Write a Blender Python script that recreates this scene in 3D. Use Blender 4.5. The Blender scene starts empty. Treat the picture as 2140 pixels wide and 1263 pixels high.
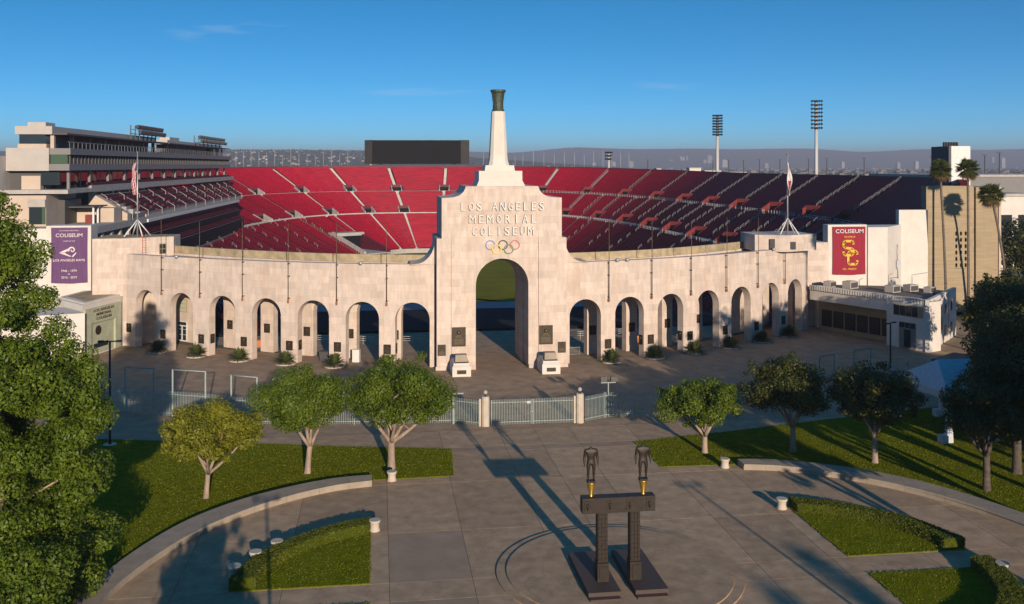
import bpy, bmesh, math, random
import numpy as np
from mathutils import Vector, Matrix
from mathutils.geometry import tessellate_polygon

scene = bpy.context.scene
C = scene.collection
rnd = random.Random(7)

# ------------------------------------------------------------------ camera
cam = bpy.data.cameras.new('camera'); camo = bpy.data.objects.new('camera', cam); C.objects.link(camo)
camo.location = (-15.09, -120.18, 25.0)
camo.rotation_euler = (math.radians(90), 0, -0.1362)
cam.sensor_width = 36; cam.sensor_fit = 'HORIZONTAL'
cam.lens = 36 * 2035.05 / 2140
cam.shift_y = -(631.5 - 345.84) / 2140
cam.clip_start = 0.5; cam.clip_end = 60000
scene.camera = camo

# ------------------------------------------------------------------ sky, sun, exposure
SUN_DIR = Vector((0.575, -4.715, 1.0)).normalized()      # towards the sun
world = bpy.data.worlds.new('World'); scene.world = world; world.use_nodes = True
wn = world.node_tree.nodes; wl = world.node_tree.links
for n in list(wn): wn.remove(n)
sky = wn.new('ShaderNodeTexSky'); sky.sky_type = 'NISHITA'; sky.sun_disc = False
sky.sun_elevation = math.asin(SUN_DIR.z); sky.sun_rotation = math.atan2(SUN_DIR.x, SUN_DIR.y)
sky.altitude = 100; sky.air_density = 1.0; sky.dust_density = 0.35; sky.ozone_density = 2.2
bg = wn.new('ShaderNodeBackground'); bg.inputs['Strength'].default_value = 0.135
wo = wn.new('ShaderNodeOutputWorld')
hs = wn.new('ShaderNodeHueSaturation'); hs.inputs['Saturation'].default_value = 1.42; hs.inputs['Hue'].default_value = 0.49
wc = wn.new('ShaderNodeTexCoord'); wm = wn.new('ShaderNodeMapping'); wm.inputs['Scale'].default_value = (1, 1, 3.3); wm.inputs['Location'].default_value = (0, 0, 0.06)
wnv = wn.new('ShaderNodeVectorMath'); wnv.operation = 'NORMALIZE'
wl.new(wc.outputs['Generated'], wm.inputs[0]); wl.new(wm.outputs[0], wnv.inputs[0]); wl.new(wnv.outputs[0], sky.inputs[0])
wl.new(sky.outputs[0], hs.inputs['Color'])
tint = wn.new('ShaderNodeMix'); tint.data_type = 'RGBA'; tint.blend_type = 'MULTIPLY'; tint.inputs[0].default_value = 1.0; tint.inputs[7].default_value = (0.66, 1.16, 1.30, 1)
wl.new(hs.outputs[0], tint.inputs[6]); # thin cirrus: sparse stretched wisps all over the dome
cm = wn.new('ShaderNodeMapping'); cm.inputs['Scale'].default_value = (2.2, 2.2, 16.0); wl.new(wc.outputs['Generated'], cm.inputs[0])
cn = wn.new('ShaderNodeTexNoise'); cn.inputs['Scale'].default_value = 1.9; cn.inputs['Detail'].default_value = 7; cn.inputs['Roughness'].default_value = 0.58; cn.inputs['Distortion'].default_value = 0.6; wl.new(cm.outputs[0], cn.inputs[0])
cr = wn.new('ShaderNodeMapRange'); cr.inputs[1].default_value = 0.66; cr.inputs[2].default_value = 1.0; cr.inputs[4].default_value = 0.5; wl.new(cn.outputs[0], cr.inputs[0])
cmx = wn.new('ShaderNodeMix'); cmx.data_type = 'RGBA'; cmx.inputs[7].default_value = (4.6, 5.0, 5.6, 1); wl.new(cr.outputs[0], cmx.inputs[0]); wl.new(tint.outputs[2], cmx.inputs[6]); wl.new(cmx.outputs[2], bg.inputs[0]); wl.new(bg.outputs[0], wo.inputs[0])
sl = bpy.data.lights.new('sun', 'SUN'); so = bpy.data.objects.new('sun', sl); C.objects.link(so)
sl.energy = 5.0; sl.angle = math.radians(0.5); sl.color = (1.0, 0.84, 0.67)
so.rotation_euler = SUN_DIR.to_track_quat('Z', 'Y').to_euler(); so.location = (30, -200, 90)
scene.view_settings.view_transform = 'Standard'; scene.view_settings.look = 'None'
scene.view_settings.exposure = 0.32; scene.view_settings.gamma = 1.0
scene.view_settings.use_curve_mapping = False
scene.cycles.max_bounces = 6; scene.cycles.diffuse_bounces = 3; scene.cycles.glossy_bounces = 3
scene.cycles.transparent_max_bounces = 6; scene.cycles.volume_bounces = 0; scene.cycles.caustics_reflective = False; scene.cycles.caustics_refractive = False

# ------------------------------------------------------------------ helpers
def tag(o, label=None, cat=None, group=None, kind=None):
    if label: o['label'] = label
    if cat: o['category'] = cat
    if group: o['group'] = group
    if kind: o['kind'] = kind
    return o
def thing(name, label, cat, loc=(0, 0, 0), rz=0.0, group=None):
    o = bpy.data.objects.new(name, None); C.objects.link(o); o.empty_display_size = 0.5
    o.location = loc; o.rotation_euler = (0, 0, rz)
    return tag(o, label, cat, group)
def inst(name, mesh, parent=None, loc=(0, 0, 0), rz=0.0, scale=None, rot=None):
    o = bpy.data.objects.new(name, mesh); C.objects.link(o)
    o.location = loc; o.rotation_euler = rot if rot else (0, 0, rz)
    if scale: o.scale = scale
    if parent: o.parent = parent
    return o
class MB:
    def __init__(s): s.v = []; s.f = []; s.m = []; s.cur = 0; s.smooth = []; s.sm = False
    def mat(s, i): s.cur = i; return s
    def vert(s, p): s.v.append(tuple(p)); return len(s.v) - 1
    def face(s, idx): s.f.append(tuple(idx)); s.m.append(s.cur); s.smooth.append(s.sm)
    def poly(s, pts): b = len(s.v); s.v += [tuple(p) for p in pts]; s.face(range(b, b + len(pts)))
    def hexa(s, a, b):
        """a: 4 bottom corners ccw, b: 4 top corners"""
        n = len(s.v); s.v += [tuple(p) for p in a] + [tuple(p) for p in b]
        for q in ((3, 2, 1, 0), (4, 5, 6, 7), (0, 1, 5, 4), (1, 2, 6, 5), (2, 3, 7, 6), (3, 0, 4, 7)): s.face([n + i for i in q])
        return s
    def box(s, x0, x1, y0, y1, z0, z1):
        return s.hexa([(x0, y0, z0), (x1, y0, z0), (x1, y1, z0), (x0, y1, z0)], [(x0, y0, z1), (x1, y0, z1), (x1, y1, z1), (x0, y1, z1)])
    def frustum(s, x0, x1, y0, y1, z0, X0, X1, Y0, Y1, z1):
        return s.hexa([(x0, y0, z0), (x1, y0, z0), (x1, y1, z0), (x0, y1, z0)], [(X0, Y0, z1), (X1, Y0, z1), (X1, Y1, z1), (X0, Y1, z1)])
    def line(s, p0, p1, n0, n1, z0, z1, zf0=None, zf1=None):
        """box along a plan line p0->p1, from offset n0 to n1 to its right"""
        d = Vector((p1[0] - p0[0], p1[1] - p0[1])).normalized(); n = Vector((d.y, -d.x))
        if zf0 is None: zf0, zf1 = z0, z1
        A = [(p0[0] + n.x * n0, p0[1] + n.y * n0), (p0[0] + n.x * n1, p0[1] + n.y * n1), (p1[0] + n.x * n1, p1[1] + n.y * n1), (p1[0] + n.x * n0, p1[1] + n.y * n0)]
        zb = (z0, z0, zf0, zf0); zt = (z1, z1, zf1, zf1)
        return s.hexa([(A[i][0], A[i][1], zb[i]) for i in range(4)], [(A[i][0], A[i][1], zt[i]) for i in range(4)])
    def prism(s, pts, z0, z1):
        n = len(pts); b = len(s.v)
        s.v += [(p[0], p[1], z0) for p in pts] + [(p[0], p[1], z1) for p in pts]
        s.face([b + n + i for i in range(n)]); s.face([b + n - 1 - i for i in range(n)])
        for i in range(n): j = (i + 1) % n; s.face((b + i, b + j, b + n + j, b + n + i))
        return s
    def prism_y(s, pts, y0, y1):
        """outline in x,z (counter-clockwise seen from -y), extruded in y"""
        n = len(pts); b = len(s.v)
        s.v += [(p[0], y0, p[1]) for p in pts] + [(p[0], y1, p[1]) for p in pts]
        s.face([b + i for i in range(n)]); s.face([b + n + n - 1 - i for i in range(n)])
        for i in range(n): j = (i + 1) % n; s.face((b + j, b + i, b + n + i, b + n + j))
        return s
    def tube(s, path, radii, seg=8, cap=True):
        path = [Vector(p) for p in path]
        if not hasattr(radii, '__len__'): radii = [radii] * len(path)
        rings = []
        up = Vector((0.13, 0.31, 0.94)).normalized()
        for i, p in enumerate(path):
            t = (path[min(i + 1, len(path) - 1)] - path[max(i - 1, 0)]).normalized()
            u = t.cross(up)
            if u.length < 1e-3: u = t.cross(Vector((1, 0, 0)))
            u.normalize(); w = t.cross(u)
            b = len(s.v)
            for k in range(seg):
                a = 2 * math.pi * k / seg
                s.v.append(tuple(p + (u * math.cos(a) + w * math.sin(a)) * radii[i]))
            rings.append(b)
        old = s.sm; s.sm = True
        for a, b in zip(rings, rings[1:]):
            for k in range(seg): j = (k + 1) % seg; s.face((a + k, a + j, b + j, b + k))
        s.sm = old
        if cap: s.face([rings[0] + seg - 1 - k for k in range(seg)]); s.face([rings[-1] + k for k in range(seg)])
        return s
    def lathe(s, prof, cx=0, cy=0, seg=20, rot=0.0, smooth=True):
        rings = []
        for r, z in prof:
            b = len(s.v); rings.append(b)
            for k in range(seg):
                a = 2 * math.pi * k / seg + rot; s.v.append((cx + r * math.cos(a), cy + r * math.sin(a), z))
        old = s.sm; s.sm = smooth
        for a, b in zip(rings, rings[1:]):
            for k in range(seg): j = (k + 1) % seg; s.face((a + k, a + j, b + j, b + k))
        s.sm = old
        s.face([rings[0] + seg - 1 - k for k in range(seg)]); s.face([rings[-1] + k for k in range(seg)])
        return s
    def mesh(s, name, mats):
        me = bpy.data.meshes.new(name); me.from_pydata(s.v, [], s.f)
        if not isinstance(mats, (list, tuple)): mats = [mats]
        for m in mats: me.materials.append(m)
        if any(s.m): me.polygons.foreach_set('material_index', s.m)
        if any(s.smooth): me.polygons.foreach_set('use_smooth', s.smooth)
        me.update(); return me
    def build(s, name, mats, parent=None, loc=(0, 0, 0), rz=0.0):
        return inst(name, s.mesh(name, mats), parent, loc, rz)

# ------------------------------------------------------------------ materials
def newmat(name):
    m = bpy.data.materials.new(name); m.use_nodes = True
    nt = m.node_tree; b = nt.nodes['Principled BSDF']
    return m, nt, b
def N(nt, t, **kw):
    n = nt.nodes.new(t)
    for k, v in kw.items(): setattr(n, k, v)
    return n
def surf(name, col, rough=0.7, var=0.18, scale=1.5, bump=0.15, bscale=None, metal=0.0, spec=0.4, stretch=None, col2=None, stain=None, stain_col=None, objrand=0.0, island=0.0, bdist=0.02, block=None, wear=None):
    """base colour with two octaves of uneven tone, optional stains with a shape of their own, fine relief"""
    m, nt, b = newmat(name); L = nt.links
    tc = N(nt, 'ShaderNodeTexCoord'); src = tc.outputs['Object']
    if objrand is not None:
        geo = N(nt, 'ShaderNodeNewGeometry'); src = geo.outputs['Position']
    if stretch:
        mp = N(nt, 'ShaderNodeMapping'); mp.inputs['Scale'].default_value = stretch; L.new(src, mp.inputs[0]); vec = mp.outputs[0]
    else: vec = src
    n1 = N(nt, 'ShaderNodeTexNoise'); n1.inputs['Scale'].default_value = scale; n1.inputs['Detail'].default_value = 8; n1.inputs['Roughness'].default_value = 0.62
    L.new(vec, n1.inputs[0])
    r1 = N(nt, 'ShaderNodeMapRange'); r1.inputs[1].default_value = 0.3; r1.inputs[2].default_value = 0.7
    L.new(n1.outputs[0], r1.inputs[0])
    mx = N(nt, 'ShaderNodeMix', data_type='RGBA')
    c2 = col2 if col2 else tuple(c * (1 - var * 1.6) for c in col)
    mx.inputs[6].default_value = (*c2, 1); mx.inputs[7].default_value = (*[min(1, c * (1 + (0 if col2 else var * 0.6))) for c in col], 1)
    L.new(r1.outputs[0], mx.inputs[0]); out = mx.outputs[2]
    if stain:
        n2 = N(nt, 'ShaderNodeTexNoise'); n2.inputs['Scale'].default_value = stain; n2.inputs['Detail'].default_value = 6; n2.inputs['Roughness'].default_value = 0.7
        mp2 = N(nt, 'ShaderNodeMapping'); mp2.inputs['Scale'].default_value = (1, 1, 0.28); L.new(src, mp2.inputs[0]); L.new(mp2.outputs[0], n2.inputs[0])
        r2 = N(nt, 'ShaderNodeMapRange'); r2.inputs[1].default_value = 0.5; r2.inputs[2].default_value = 0.78; r2.inputs[4].default_value = 0.75
        L.new(n2.outputs[0], r2.inputs[0])
        m2 = N(nt, 'ShaderNodeMix', data_type='RGBA'); L.new(r2.outputs[0], m2.inputs[0]); L.new(out, m2.inputs[6])
        m2.inputs[7].default_value = (*(stain_col or tuple(c * .6 for c in col)), 1); out = m2.outputs[2]
    if block:
        sx = N(nt, 'ShaderNodeSeparateXYZ'); cx = N(nt, 'ShaderNodeCombineXYZ'); L.new(src, sx.inputs[0]); L.new(sx.outputs[0], cx.inputs[0]); L.new(sx.outputs[2], cx.inputs[1])
        bk = N(nt, 'ShaderNodeTexBrick'); bk.inputs['Scale'].default_value = 1.0; bk.inputs['Brick Width'].default_value = block[0]; bk.inputs['Row Height'].default_value = block[1]; bk.inputs['Mortar Size'].default_value = 0.012
        lo, hi = 1 - block[2], 1 + block[2] * .6
        bk.inputs['Color1'].default_value = (lo, lo, lo, 1); bk.inputs['Color2'].default_value = (hi, hi, hi, 1); bk.inputs['Mortar'].default_value = (lo * .93, lo * .92, lo * .90, 1)
        L.new(cx.outputs[0], bk.inputs[0]); mk = N(nt, 'ShaderNodeMix', data_type='RGBA', blend_type='MULTIPLY'); mk.inputs[0].default_value = 1; L.new(out, mk.inputs[6]); L.new(bk.outputs[0], mk.inputs[7]); out = mk.outputs[2]
    if wear:      # gum spots and hairline cracks
        vs = N(nt, 'ShaderNodeTexVoronoi'); vs.inputs['Scale'].default_value = 0.9; L.new(src, vs.inputs['Vector'])
        rs_ = N(nt, 'ShaderNodeMapRange'); rs_.inputs[1].default_value = 0.05; rs_.inputs[2].default_value = 0.11; rs_.inputs[3].default_value = wear; rs_.inputs[4].default_value = 0.0; L.new(vs.outputs['Distance'], rs_.inputs[0])
        nd = N(nt, 'ShaderNodeTexNoise'); nd.inputs['Scale'].default_value = 0.7; nd.inputs['Detail'].default_value = 4; L.new(src, nd.inputs[0])
        md = N(nt, 'ShaderNodeMix', data_type='VECTOR'); md.inputs[0].default_value = 0.55; L.new(src, md.inputs[4]); L.new(nd.outputs['Color'], md.inputs[5])
        vc = N(nt, 'ShaderNodeTexVoronoi', feature='DISTANCE_TO_EDGE'); vc.inputs['Scale'].default_value = 0.33; L.new(md.outputs[1], vc.inputs['Vector'])
        rc = N(nt, 'ShaderNodeMapRange'); rc.inputs[1].default_value = 0.0; rc.inputs[2].default_value = 0.006; rc.inputs[3].default_value = wear; rc.inputs[4].default_value = 0.0; L.new(vc.outputs['Distance'], rc.inputs[0])
        mxm = N(nt, 'ShaderNodeMath', operation='MAXIMUM'); L.new(rs_.outputs[0], mxm.inputs[0]); L.new(rc.outputs[0], mxm.inputs[1])
        mw = N(nt, 'ShaderNodeMix', data_type='RGBA'); L.new(mxm.outputs[0], mw.inputs[0]); L.new(out, mw.inputs[6]); mw.inputs[7].default_value = (*[c * .45 for c in col], 1); out = mw.outputs[2]
    if objrand:
        oi = N(nt, 'ShaderNodeObjectInfo'); mr = N(nt, 'ShaderNodeMapRange'); mr.inputs[3].default_value = 1 - objrand; mr.inputs[4].default_value = 1 + objrand
        L.new(oi.outputs['Random'], mr.inputs[0]); hv = N(nt, 'ShaderNodeHueSaturation'); L.new(mr.outputs[0], hv.inputs['Value']); L.new(out, hv.inputs['Color']); out = hv.outputs[0]
    if island:
        ge = N(nt, 'ShaderNodeNewGeometry'); mr = N(nt, 'ShaderNodeMapRange'); mr.inputs[3].default_value = 1 - island; mr.inputs[4].default_value = 1 + island
        L.new(ge.outputs['Random Per Island'], mr.inputs[0]); hv = N(nt, 'ShaderNodeHueSaturation'); L.new(mr.outputs[0], hv.inputs['Value']); L.new(out, hv.inputs['Color']); out = hv.outputs[0]
    L.new(out, b.inputs['Base Color'])
    b.inputs['Roughness'].default_value = rough; b.inputs['Metallic'].default_value = metal; b.inputs['Specular IOR Level'].default_value = spec
    if bump:
        nb = N(nt, 'ShaderNodeTexNoise'); nb.inputs['Scale'].default_value = bscale or scale * 6; nb.inputs['Detail'].default_value = 5
        L.new(vec, nb.inputs[0]); bp = N(nt, 'ShaderNodeBump'); bp.inputs['Strength'].default_value = bump; bp.inputs['Distance'].default_value = bdist
        L.new(nb.outputs[0], bp.inputs['Height']); L.new(bp.outputs[0], b.inputs['Normal'])
    return m
def plain(name, col, rough=0.6, metal=0.0, spec=0.4):
    return surf(name, col, rough, 0.10, 3.0, 0.05, metal=metal, spec=spec)
def leafmat(name, ca, cb, trans=0.3):
    m, nt, b = newmat(name); L = nt.links
    geo = N(nt, 'ShaderNodeNewGeometry')
    mx = N(nt, 'ShaderNodeMix', data_type='RGBA'); mx.inputs[6].default_value = (*ca, 1); mx.inputs[7].default_value = (*cb, 1)
    no = N(nt, 'ShaderNodeTexNoise'); no.inputs['Scale'].default_value = 0.55; no.inputs['Detail'].default_value = 3
    L.new(geo.outputs['Position'], no.inputs[0])
    ad = N(nt, 'ShaderNodeMath', operation='MULTIPLY_ADD'); ad.inputs[1].default_value = 0.55; L.new(geo.outputs['Random Per Island'], ad.inputs[0])
    mr = N(nt, 'ShaderNodeMapRange'); mr.inputs[1].default_value = 0.3; mr.inputs[2].default_value = 0.7; mr.inputs[4].default_value = 0.5; L.new(no.outputs[0], mr.inputs[0]); L.new(mr.outputs[0], ad.inputs[2])
    L.new(ad.outputs[0], mx.inputs[0]); L.new(mx.outputs[2], b.inputs['Base Color'])
    b.inputs['Roughness'].default_value = 0.5; b.inputs['Specular IOR Level'].default_value = 0.35
    tr = N(nt, 'ShaderNodeBsdfTranslucent'); hv = N(nt, 'ShaderNodeHueSaturation'); hv.inputs['Value'].default_value = 1.5; hv.inputs['Hue'].default_value = 0.485
    L.new(mx.outputs[2], hv.inputs['Color']); L.new(hv.outputs[0], tr.inputs[0])
    ms = N(nt, 'ShaderNodeMixShader'); ms.inputs[0].default_value = trans
    L.new(b.outputs[0], ms.inputs[1]); L.new(tr.outputs[0], ms.inputs[2]); L.new(ms.outputs[0], nt.nodes['Material Output'].inputs[0])
    return m

M = {}
M['stone'] = surf('pale_stone', (0.615, 0.50, 0.415), 0.85, 0.12, 1.3, 0.35, 9, stretch=(1.4, 1.4, .38), stain=0.5, stain_col=(0.49, 0.335, 0.24), bdist=0.03, block=(1.7, .85, .11))
M['stone_white'] = surf('white_plaster', (0.64, 0.585, 0.515), 0.8, 0.07, 0.6, 0.1, 8, stain=0.3, stain_col=(0.55, 0.475, 0.39))
M['torch_white'] = surf('white_concrete', (0.62, 0.565, 0.49), 0.75, 0.06, 0.8, 0.1, 8)
M['deck'] = surf('weathered_concrete', (0.42, 0.33, 0.20), 0.9, 0.25, 0.9, 0.3, 6, stain=0.6, stain_col=(0.20, 0.15, 0.09))
M['beige'] = surf('board_formed_concrete', (0.36, 0.275, 0.17), 0.9, 0.14, 0.5, 0.5, 3.5, stretch=(0.6, 0.6, 7.0), stain=0.25, stain_col=(0.25, 0.19, 0.115), bdist=0.05)
M['pave'] = surf('plaza_concrete', (0.45, 0.308, 0.19), 0.9, 0.20, 0.9, 0.25, 14, objrand=0.10, stain=0.3, stain_col=(0.345, 0.23, 0.138), spec=.2, wear=.4)
M['pave_dark'] = surf('dark_plaza_concrete', (0.35, 0.245, 0.165), 0.9, 0.12, 0.6, 0.2, 14, objrand=0.05, spec=.2)
M['joint'] = plain('paving_joint', (0.10, 0.085, 0.07), 0.95)
M['asph'] = surf('forecourt_concrete', (0.37, 0.257, 0.162), 0.9, 0.22, 0.6, 0.25, 12, stain=0.16, stain_col=(0.265, 0.185, 0.12), objrand=0.04, spec=.2)
M['bench'] = surf('bench_concrete', (0.36, 0.295, 0.225), 0.9, 0.12, 1.2, 0.2, 14, stain=0.5, stain_col=(0.27, 0.21, 0.15), spec=.2)
M['stool'] = surf('cast_concrete', (0.52, 0.44, 0.35), 0.85, 0.1, 2.0, 0.2, 20)
M['grass'] = surf('lawn_grass', (0.19, 0.20, 0.005), 0.95, 0.35, 1.4, 1.0, 26, col2=(0.09, 0.112, 0.003), spec=0.0, bdist=0.10, stain=0.6, stain_col=(0.215, 0.20, 0.010))
M['field'] = surf('field_turf', (0.19, 0.185, 0.024), 0.95, 0.15, 0.12, 0.5, 8, spec=0.0)
M['city_ground'] = surf('city_ground', (0.13, 0.12, 0.10), 0.95, 0.4, 0.004, 0, col2=(0.075, 0.085, 0.05))
M['bronze'] = surf('dark_bronze', (0.032, 0.022, 0.015), 0.5, 0.3, 6, 0.2, 40, metal=0.1, spec=0.3)
M['plaque'] = surf('bronze_plaque', (0.045, 0.033, 0.020), 0.5, 0.35, 4, 0.6, 14, metal=0.2, spec=.3)
M['plaque_relief'] = surf('rubbed_bronze', (0.13, 0.095, 0.055), 0.45, 0.3, 8, 0.6, 25, metal=0.6)
M['gold'] = plain('gilded_metal', (0.62, 0.36, 0.055), 0.35, metal=0.85)
M['granite'] = surf('brown_granite', (0.085, 0.058, 0.048), 0.6, 0.2, 30, 0.05, spec=0.25)
M['verdigris'] = surf('green_bronze', (0.075, 0.095, 0.068), 0.55, 0.3, 3, 0.2, 12, metal=0.35)
M['iron'] = plain('black_iron', (0.02, 0.02, 0.022), 0.5, metal=0.3)
M['fence'] = surf('pale_green_paint', (0.28, 0.33, 0.30), 0.5, 0.15, 3, 0.05)
M['rust'] = surf('rusty_rod', (0.13, 0.085, 0.045), 0.7, 0.4, 3, 0.2)
M['rustred'] = surf('rust_bracket', (0.34, 0.13, 0.05), 0.8, 0.3, 3, 0.2)
M['steel'] = plain('galvanised_steel', (0.42, 0.42, 0.42), 0.45, metal=0.5)
M['white'] = plain('white_paint', (0.68, 0.66, 0.62), 0.6)
M['rail'] = plain('rail_grey', (0.46, 0.44, 0.42), 0.5)
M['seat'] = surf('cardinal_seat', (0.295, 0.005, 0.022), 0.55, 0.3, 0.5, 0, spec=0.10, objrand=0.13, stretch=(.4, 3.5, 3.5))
M['seat_shaded'] = surf('shaded_cardinal_seat', (0.12, 0.010, 0.018), 0.55, 0.22, 0.35, 0, spec=0.12)  # seat red darkened to put the suite decks' shade into its colour
M['seat_conc'] = surf('stand_concrete', (0.11, 0.020, 0.026), 0.9, 0.15, 0.4, 0, spec=.1)
M['aisle'] = surf('aisle_concrete', (0.48, 0.43, 0.39), 0.85, 0.15, 0.5, 0.1)
M['red_wall'] = surf('red_painted_wall', (0.22, 0.032, 0.030), 0.7, 0.15, 1, 0.05)
M['maroon'] = surf('maroon_panel', (0.11, 0.010, 0.020), 0.6, 0.2, 1, 0.05)
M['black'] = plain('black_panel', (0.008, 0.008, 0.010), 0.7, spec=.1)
M['screen'] = surf('screen_back', (0.012, 0.0105, 0.010), 0.8, 0.1, 0.3, 0.05, spec=.1)
M['screen_side'] = surf('screen_side', (0.055, 0.048, 0.043), 0.8, 0.1, 0.3, 0.05, spec=.1)
M['metal_grey'] = surf('grey_metal_panel', (0.19, 0.18, 0.17), 0.55, 0.08, 0.6, 0.05)
M['metal_light'] = surf('light_metal_panel', (0.43, 0.385, 0.34), 0.6, 0.06, 0.6, 0.05)
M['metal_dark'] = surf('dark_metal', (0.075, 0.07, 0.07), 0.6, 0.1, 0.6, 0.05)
M['cream'] = surf('cream_wall', (0.52, 0.41, 0.315), 0.8, 0.07, 0.5, 0.08)
M['conc'] = surf('grey_concrete', (0.42, 0.38, 0.34), 0.85, 0.12, 0.7, 0.15)
m, nt, b = newmat('dark_glass'); b.inputs['Base Color'].default_value = (0.02, 0.028, 0.032, 1); b.inputs['Roughness'].default_value = 0.08; b.inputs['Specular IOR Level'].default_value = 0.6; M['glass'] = m
m, nt, b = newmat('green_glass'); b.inputs['Base Color'].default_value = (0.06, 0.10, 0.06, 1); b.inputs['Roughness'].default_value = 0.12; M['green_glass'] = m
M['tan'] = surf('tan_plaster', (0.34, 0.25, 0.14), 0.8, 0.12, 0.7, 0.1)
M['door'] = surf('brown_shutter', (0.030, 0.023, 0.018), 0.5, 0.2, 2, 0.1)
M['sage'] = surf('sage_plaster', (0.42, 0.43, 0.30), 0.85, 0.12, 0.8, 0.12)
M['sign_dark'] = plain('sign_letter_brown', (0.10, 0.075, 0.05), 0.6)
M['roofing'] = surf('dusty_roofing', (0.20, 0.16, 0.12), 0.95, 0.25, 0.8, 0.3)
M['purple'] = surf('purple_banner', (0.135, 0.060, 0.150), 0.8, 0.08, 0.8, 0.9, 1.4, stretch=(3.2, 1, 0.28), bdist=0.25)
M['crimson'] = surf('crimson_banner', (0.29, 0.016, 0.035), 0.8, 0.08, 0.8, 0.9, 1.4, stretch=(3.2, 1, 0.28), bdist=0.25)
M['banner_white'] = plain('banner_print_white', (0.66, 0.58, 0.56), 0.8)
M['banner_gold'] = plain('banner_print_gold', (0.78, 0.44, 0.06), 0.8)
M['bark'] = surf('pale_bark', (0.34, 0.25, 0.185), 0.9, 0.3, 2.5, 0.8, 12, stretch=(1, 1, .35), bdist=0.05)
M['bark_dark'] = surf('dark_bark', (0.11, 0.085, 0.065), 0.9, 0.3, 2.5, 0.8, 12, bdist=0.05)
M['palm_bark'] = surf('palm_bark', (0.16, 0.125, 0.095), 0.95, 0.3, 1.5, 0.8, 9, stretch=(1, 1, 3), bdist=0.04)
M['leaf'] = leafmat('leaf_green', (0.050, 0.090, 0.005), (0.150, 0.195, 0.010))
M['leaf_y'] = leafmat('leaf_yellowgreen', (0.11, 0.125, 0.006), (0.25, 0.24, 0.012))
M['leaf_big'] = leafmat('leaf_fresh', (0.055, 0.105, 0.006), (0.17, 0.22, 0.012), 0.35)
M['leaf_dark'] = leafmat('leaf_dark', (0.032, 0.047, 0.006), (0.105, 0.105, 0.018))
M['leaf_far'] = leafmat('leaf_olive', (0.030, 0.042, 0.014), (0.060, 0.065, 0.025))
M['hedge'] = leafmat('hedge_leaf', (0.075, 0.10, 0.005), (0.155, 0.165, 0.010))
M['palm'] = leafmat('palm_frond', (0.040, 0.060, 0.012), (0.105, 0.115, 0.025))
M['palm_dead'] = leafmat('dry_frond', (0.15, 0.10, 0.04), (0.22, 0.15, 0.06))
M['blade'] = leafmat('grass_blade', (0.115, 0.14, 0.003), (0.185, 0.20, 0.006), 0.25)
M['shrub'] = leafmat('shrub_leaf', (0.05, 0.07, 0.018), (0.12, 0.14, 0.04), 0.15)
M['core'] = plain('hedge_core', (0.060, 0.072, 0.006), 0.95, spec=.0)
for k, c in dict(blue=(0.20, 0.23, 0.42), yellow=(0.80, 0.52, 0.03), blackr=(0.05, 0.04, 0.035), green=(0.12, 0.22, 0.12), redr=(0.50, 0.14, 0.12)).items(): M['ring_' + k] = plain('ring_' + k, c, 0.5)
M['flag_red'] = plain('flag_red', (0.42, 0.02, 0.035), 0.8); M['flag_white'] = plain('flag_white', (0.72, 0.66, 0.62), 0.8); M['flag_blue'] = plain('flag_blue', (0.05, 0.05, 0.12), 0.8)
M['ladder_red'] = plain('red_ladder_paint', (0.42, 0.10, 0.07), 0.6)
M['tent'] = plain('white_canvas', (0.50, 0.52, 0.55), 0.7)
M['hill'] = surf('hill_scrub', (0.10, 0.085, 0.06), 0.95, 0.4, 0.01, 0, col2=(0.045, 0.055, 0.03))
M['house'] = surf('house_wall', (0.20, 0.17, 0.145), 0.9, 0.1, 0.01, 0, island=0.35)
M['roof'] = surf('house_roof', (0.20, 0.14, 0.11), 0.9, 0.2, 0.01, 0, island=0.35)
M['tower_far'] = surf('far_tower_wall', (0.30, 0.27, 0.25), 0.8, 0.1, 0.01, 0, objrand=0.25)
M['lamp_glass'] = plain('lamp_globe', (0.45, 0.40, 0.34), 0.15)

# ------------------------------------------------------------------ text
def text_mesh(body, w, h, depth, mat, name, bold=0.0, cx=0.0, cz=0.0, side=None):
    """flat lettering in the x,z plane facing -y, fitted to width w and height h, lower left at 0"""
    cu = bpy.data.curves.new('t', 'FONT'); cu.body = body; cu.extrude = 0.05; cu.offset = bold; cu.resolution_u = 3
    o = bpy.data.objects.new('t', cu); C.objects.link(o)
    me = bpy.data.meshes.new_from_object(o.evaluated_get(bpy.context.evaluated_depsgraph_get()))
    bpy.data.objects.remove(o); bpy.data.curves.remove(cu)
    co = np.zeros(len(me.vertices) * 3); me.vertices.foreach_get('co', co); co = co.reshape(-1, 3)
    mn, mxx = co.min(0), co.max(0)
    sx = w / (mxx[0] - mn[0]) if w else h / (mxx[1] - mn[1]); sz = h / (mxx[1] - mn[1]) if h else sx
    out = np.stack([(co[:, 0] - mn[0]) * sx + cx, -(co[:, 2] - mn[2]) / (mxx[2] - mn[2]) * depth, (co[:, 1] - mn[1]) * sz + cz], 1)
    me.vertices.foreach_set('co', out.ravel()); me.materials.clear(); me.materials.append(mat); me.name = name; me.update()
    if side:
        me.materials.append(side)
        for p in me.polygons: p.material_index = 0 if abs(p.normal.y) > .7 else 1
    return me

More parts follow.
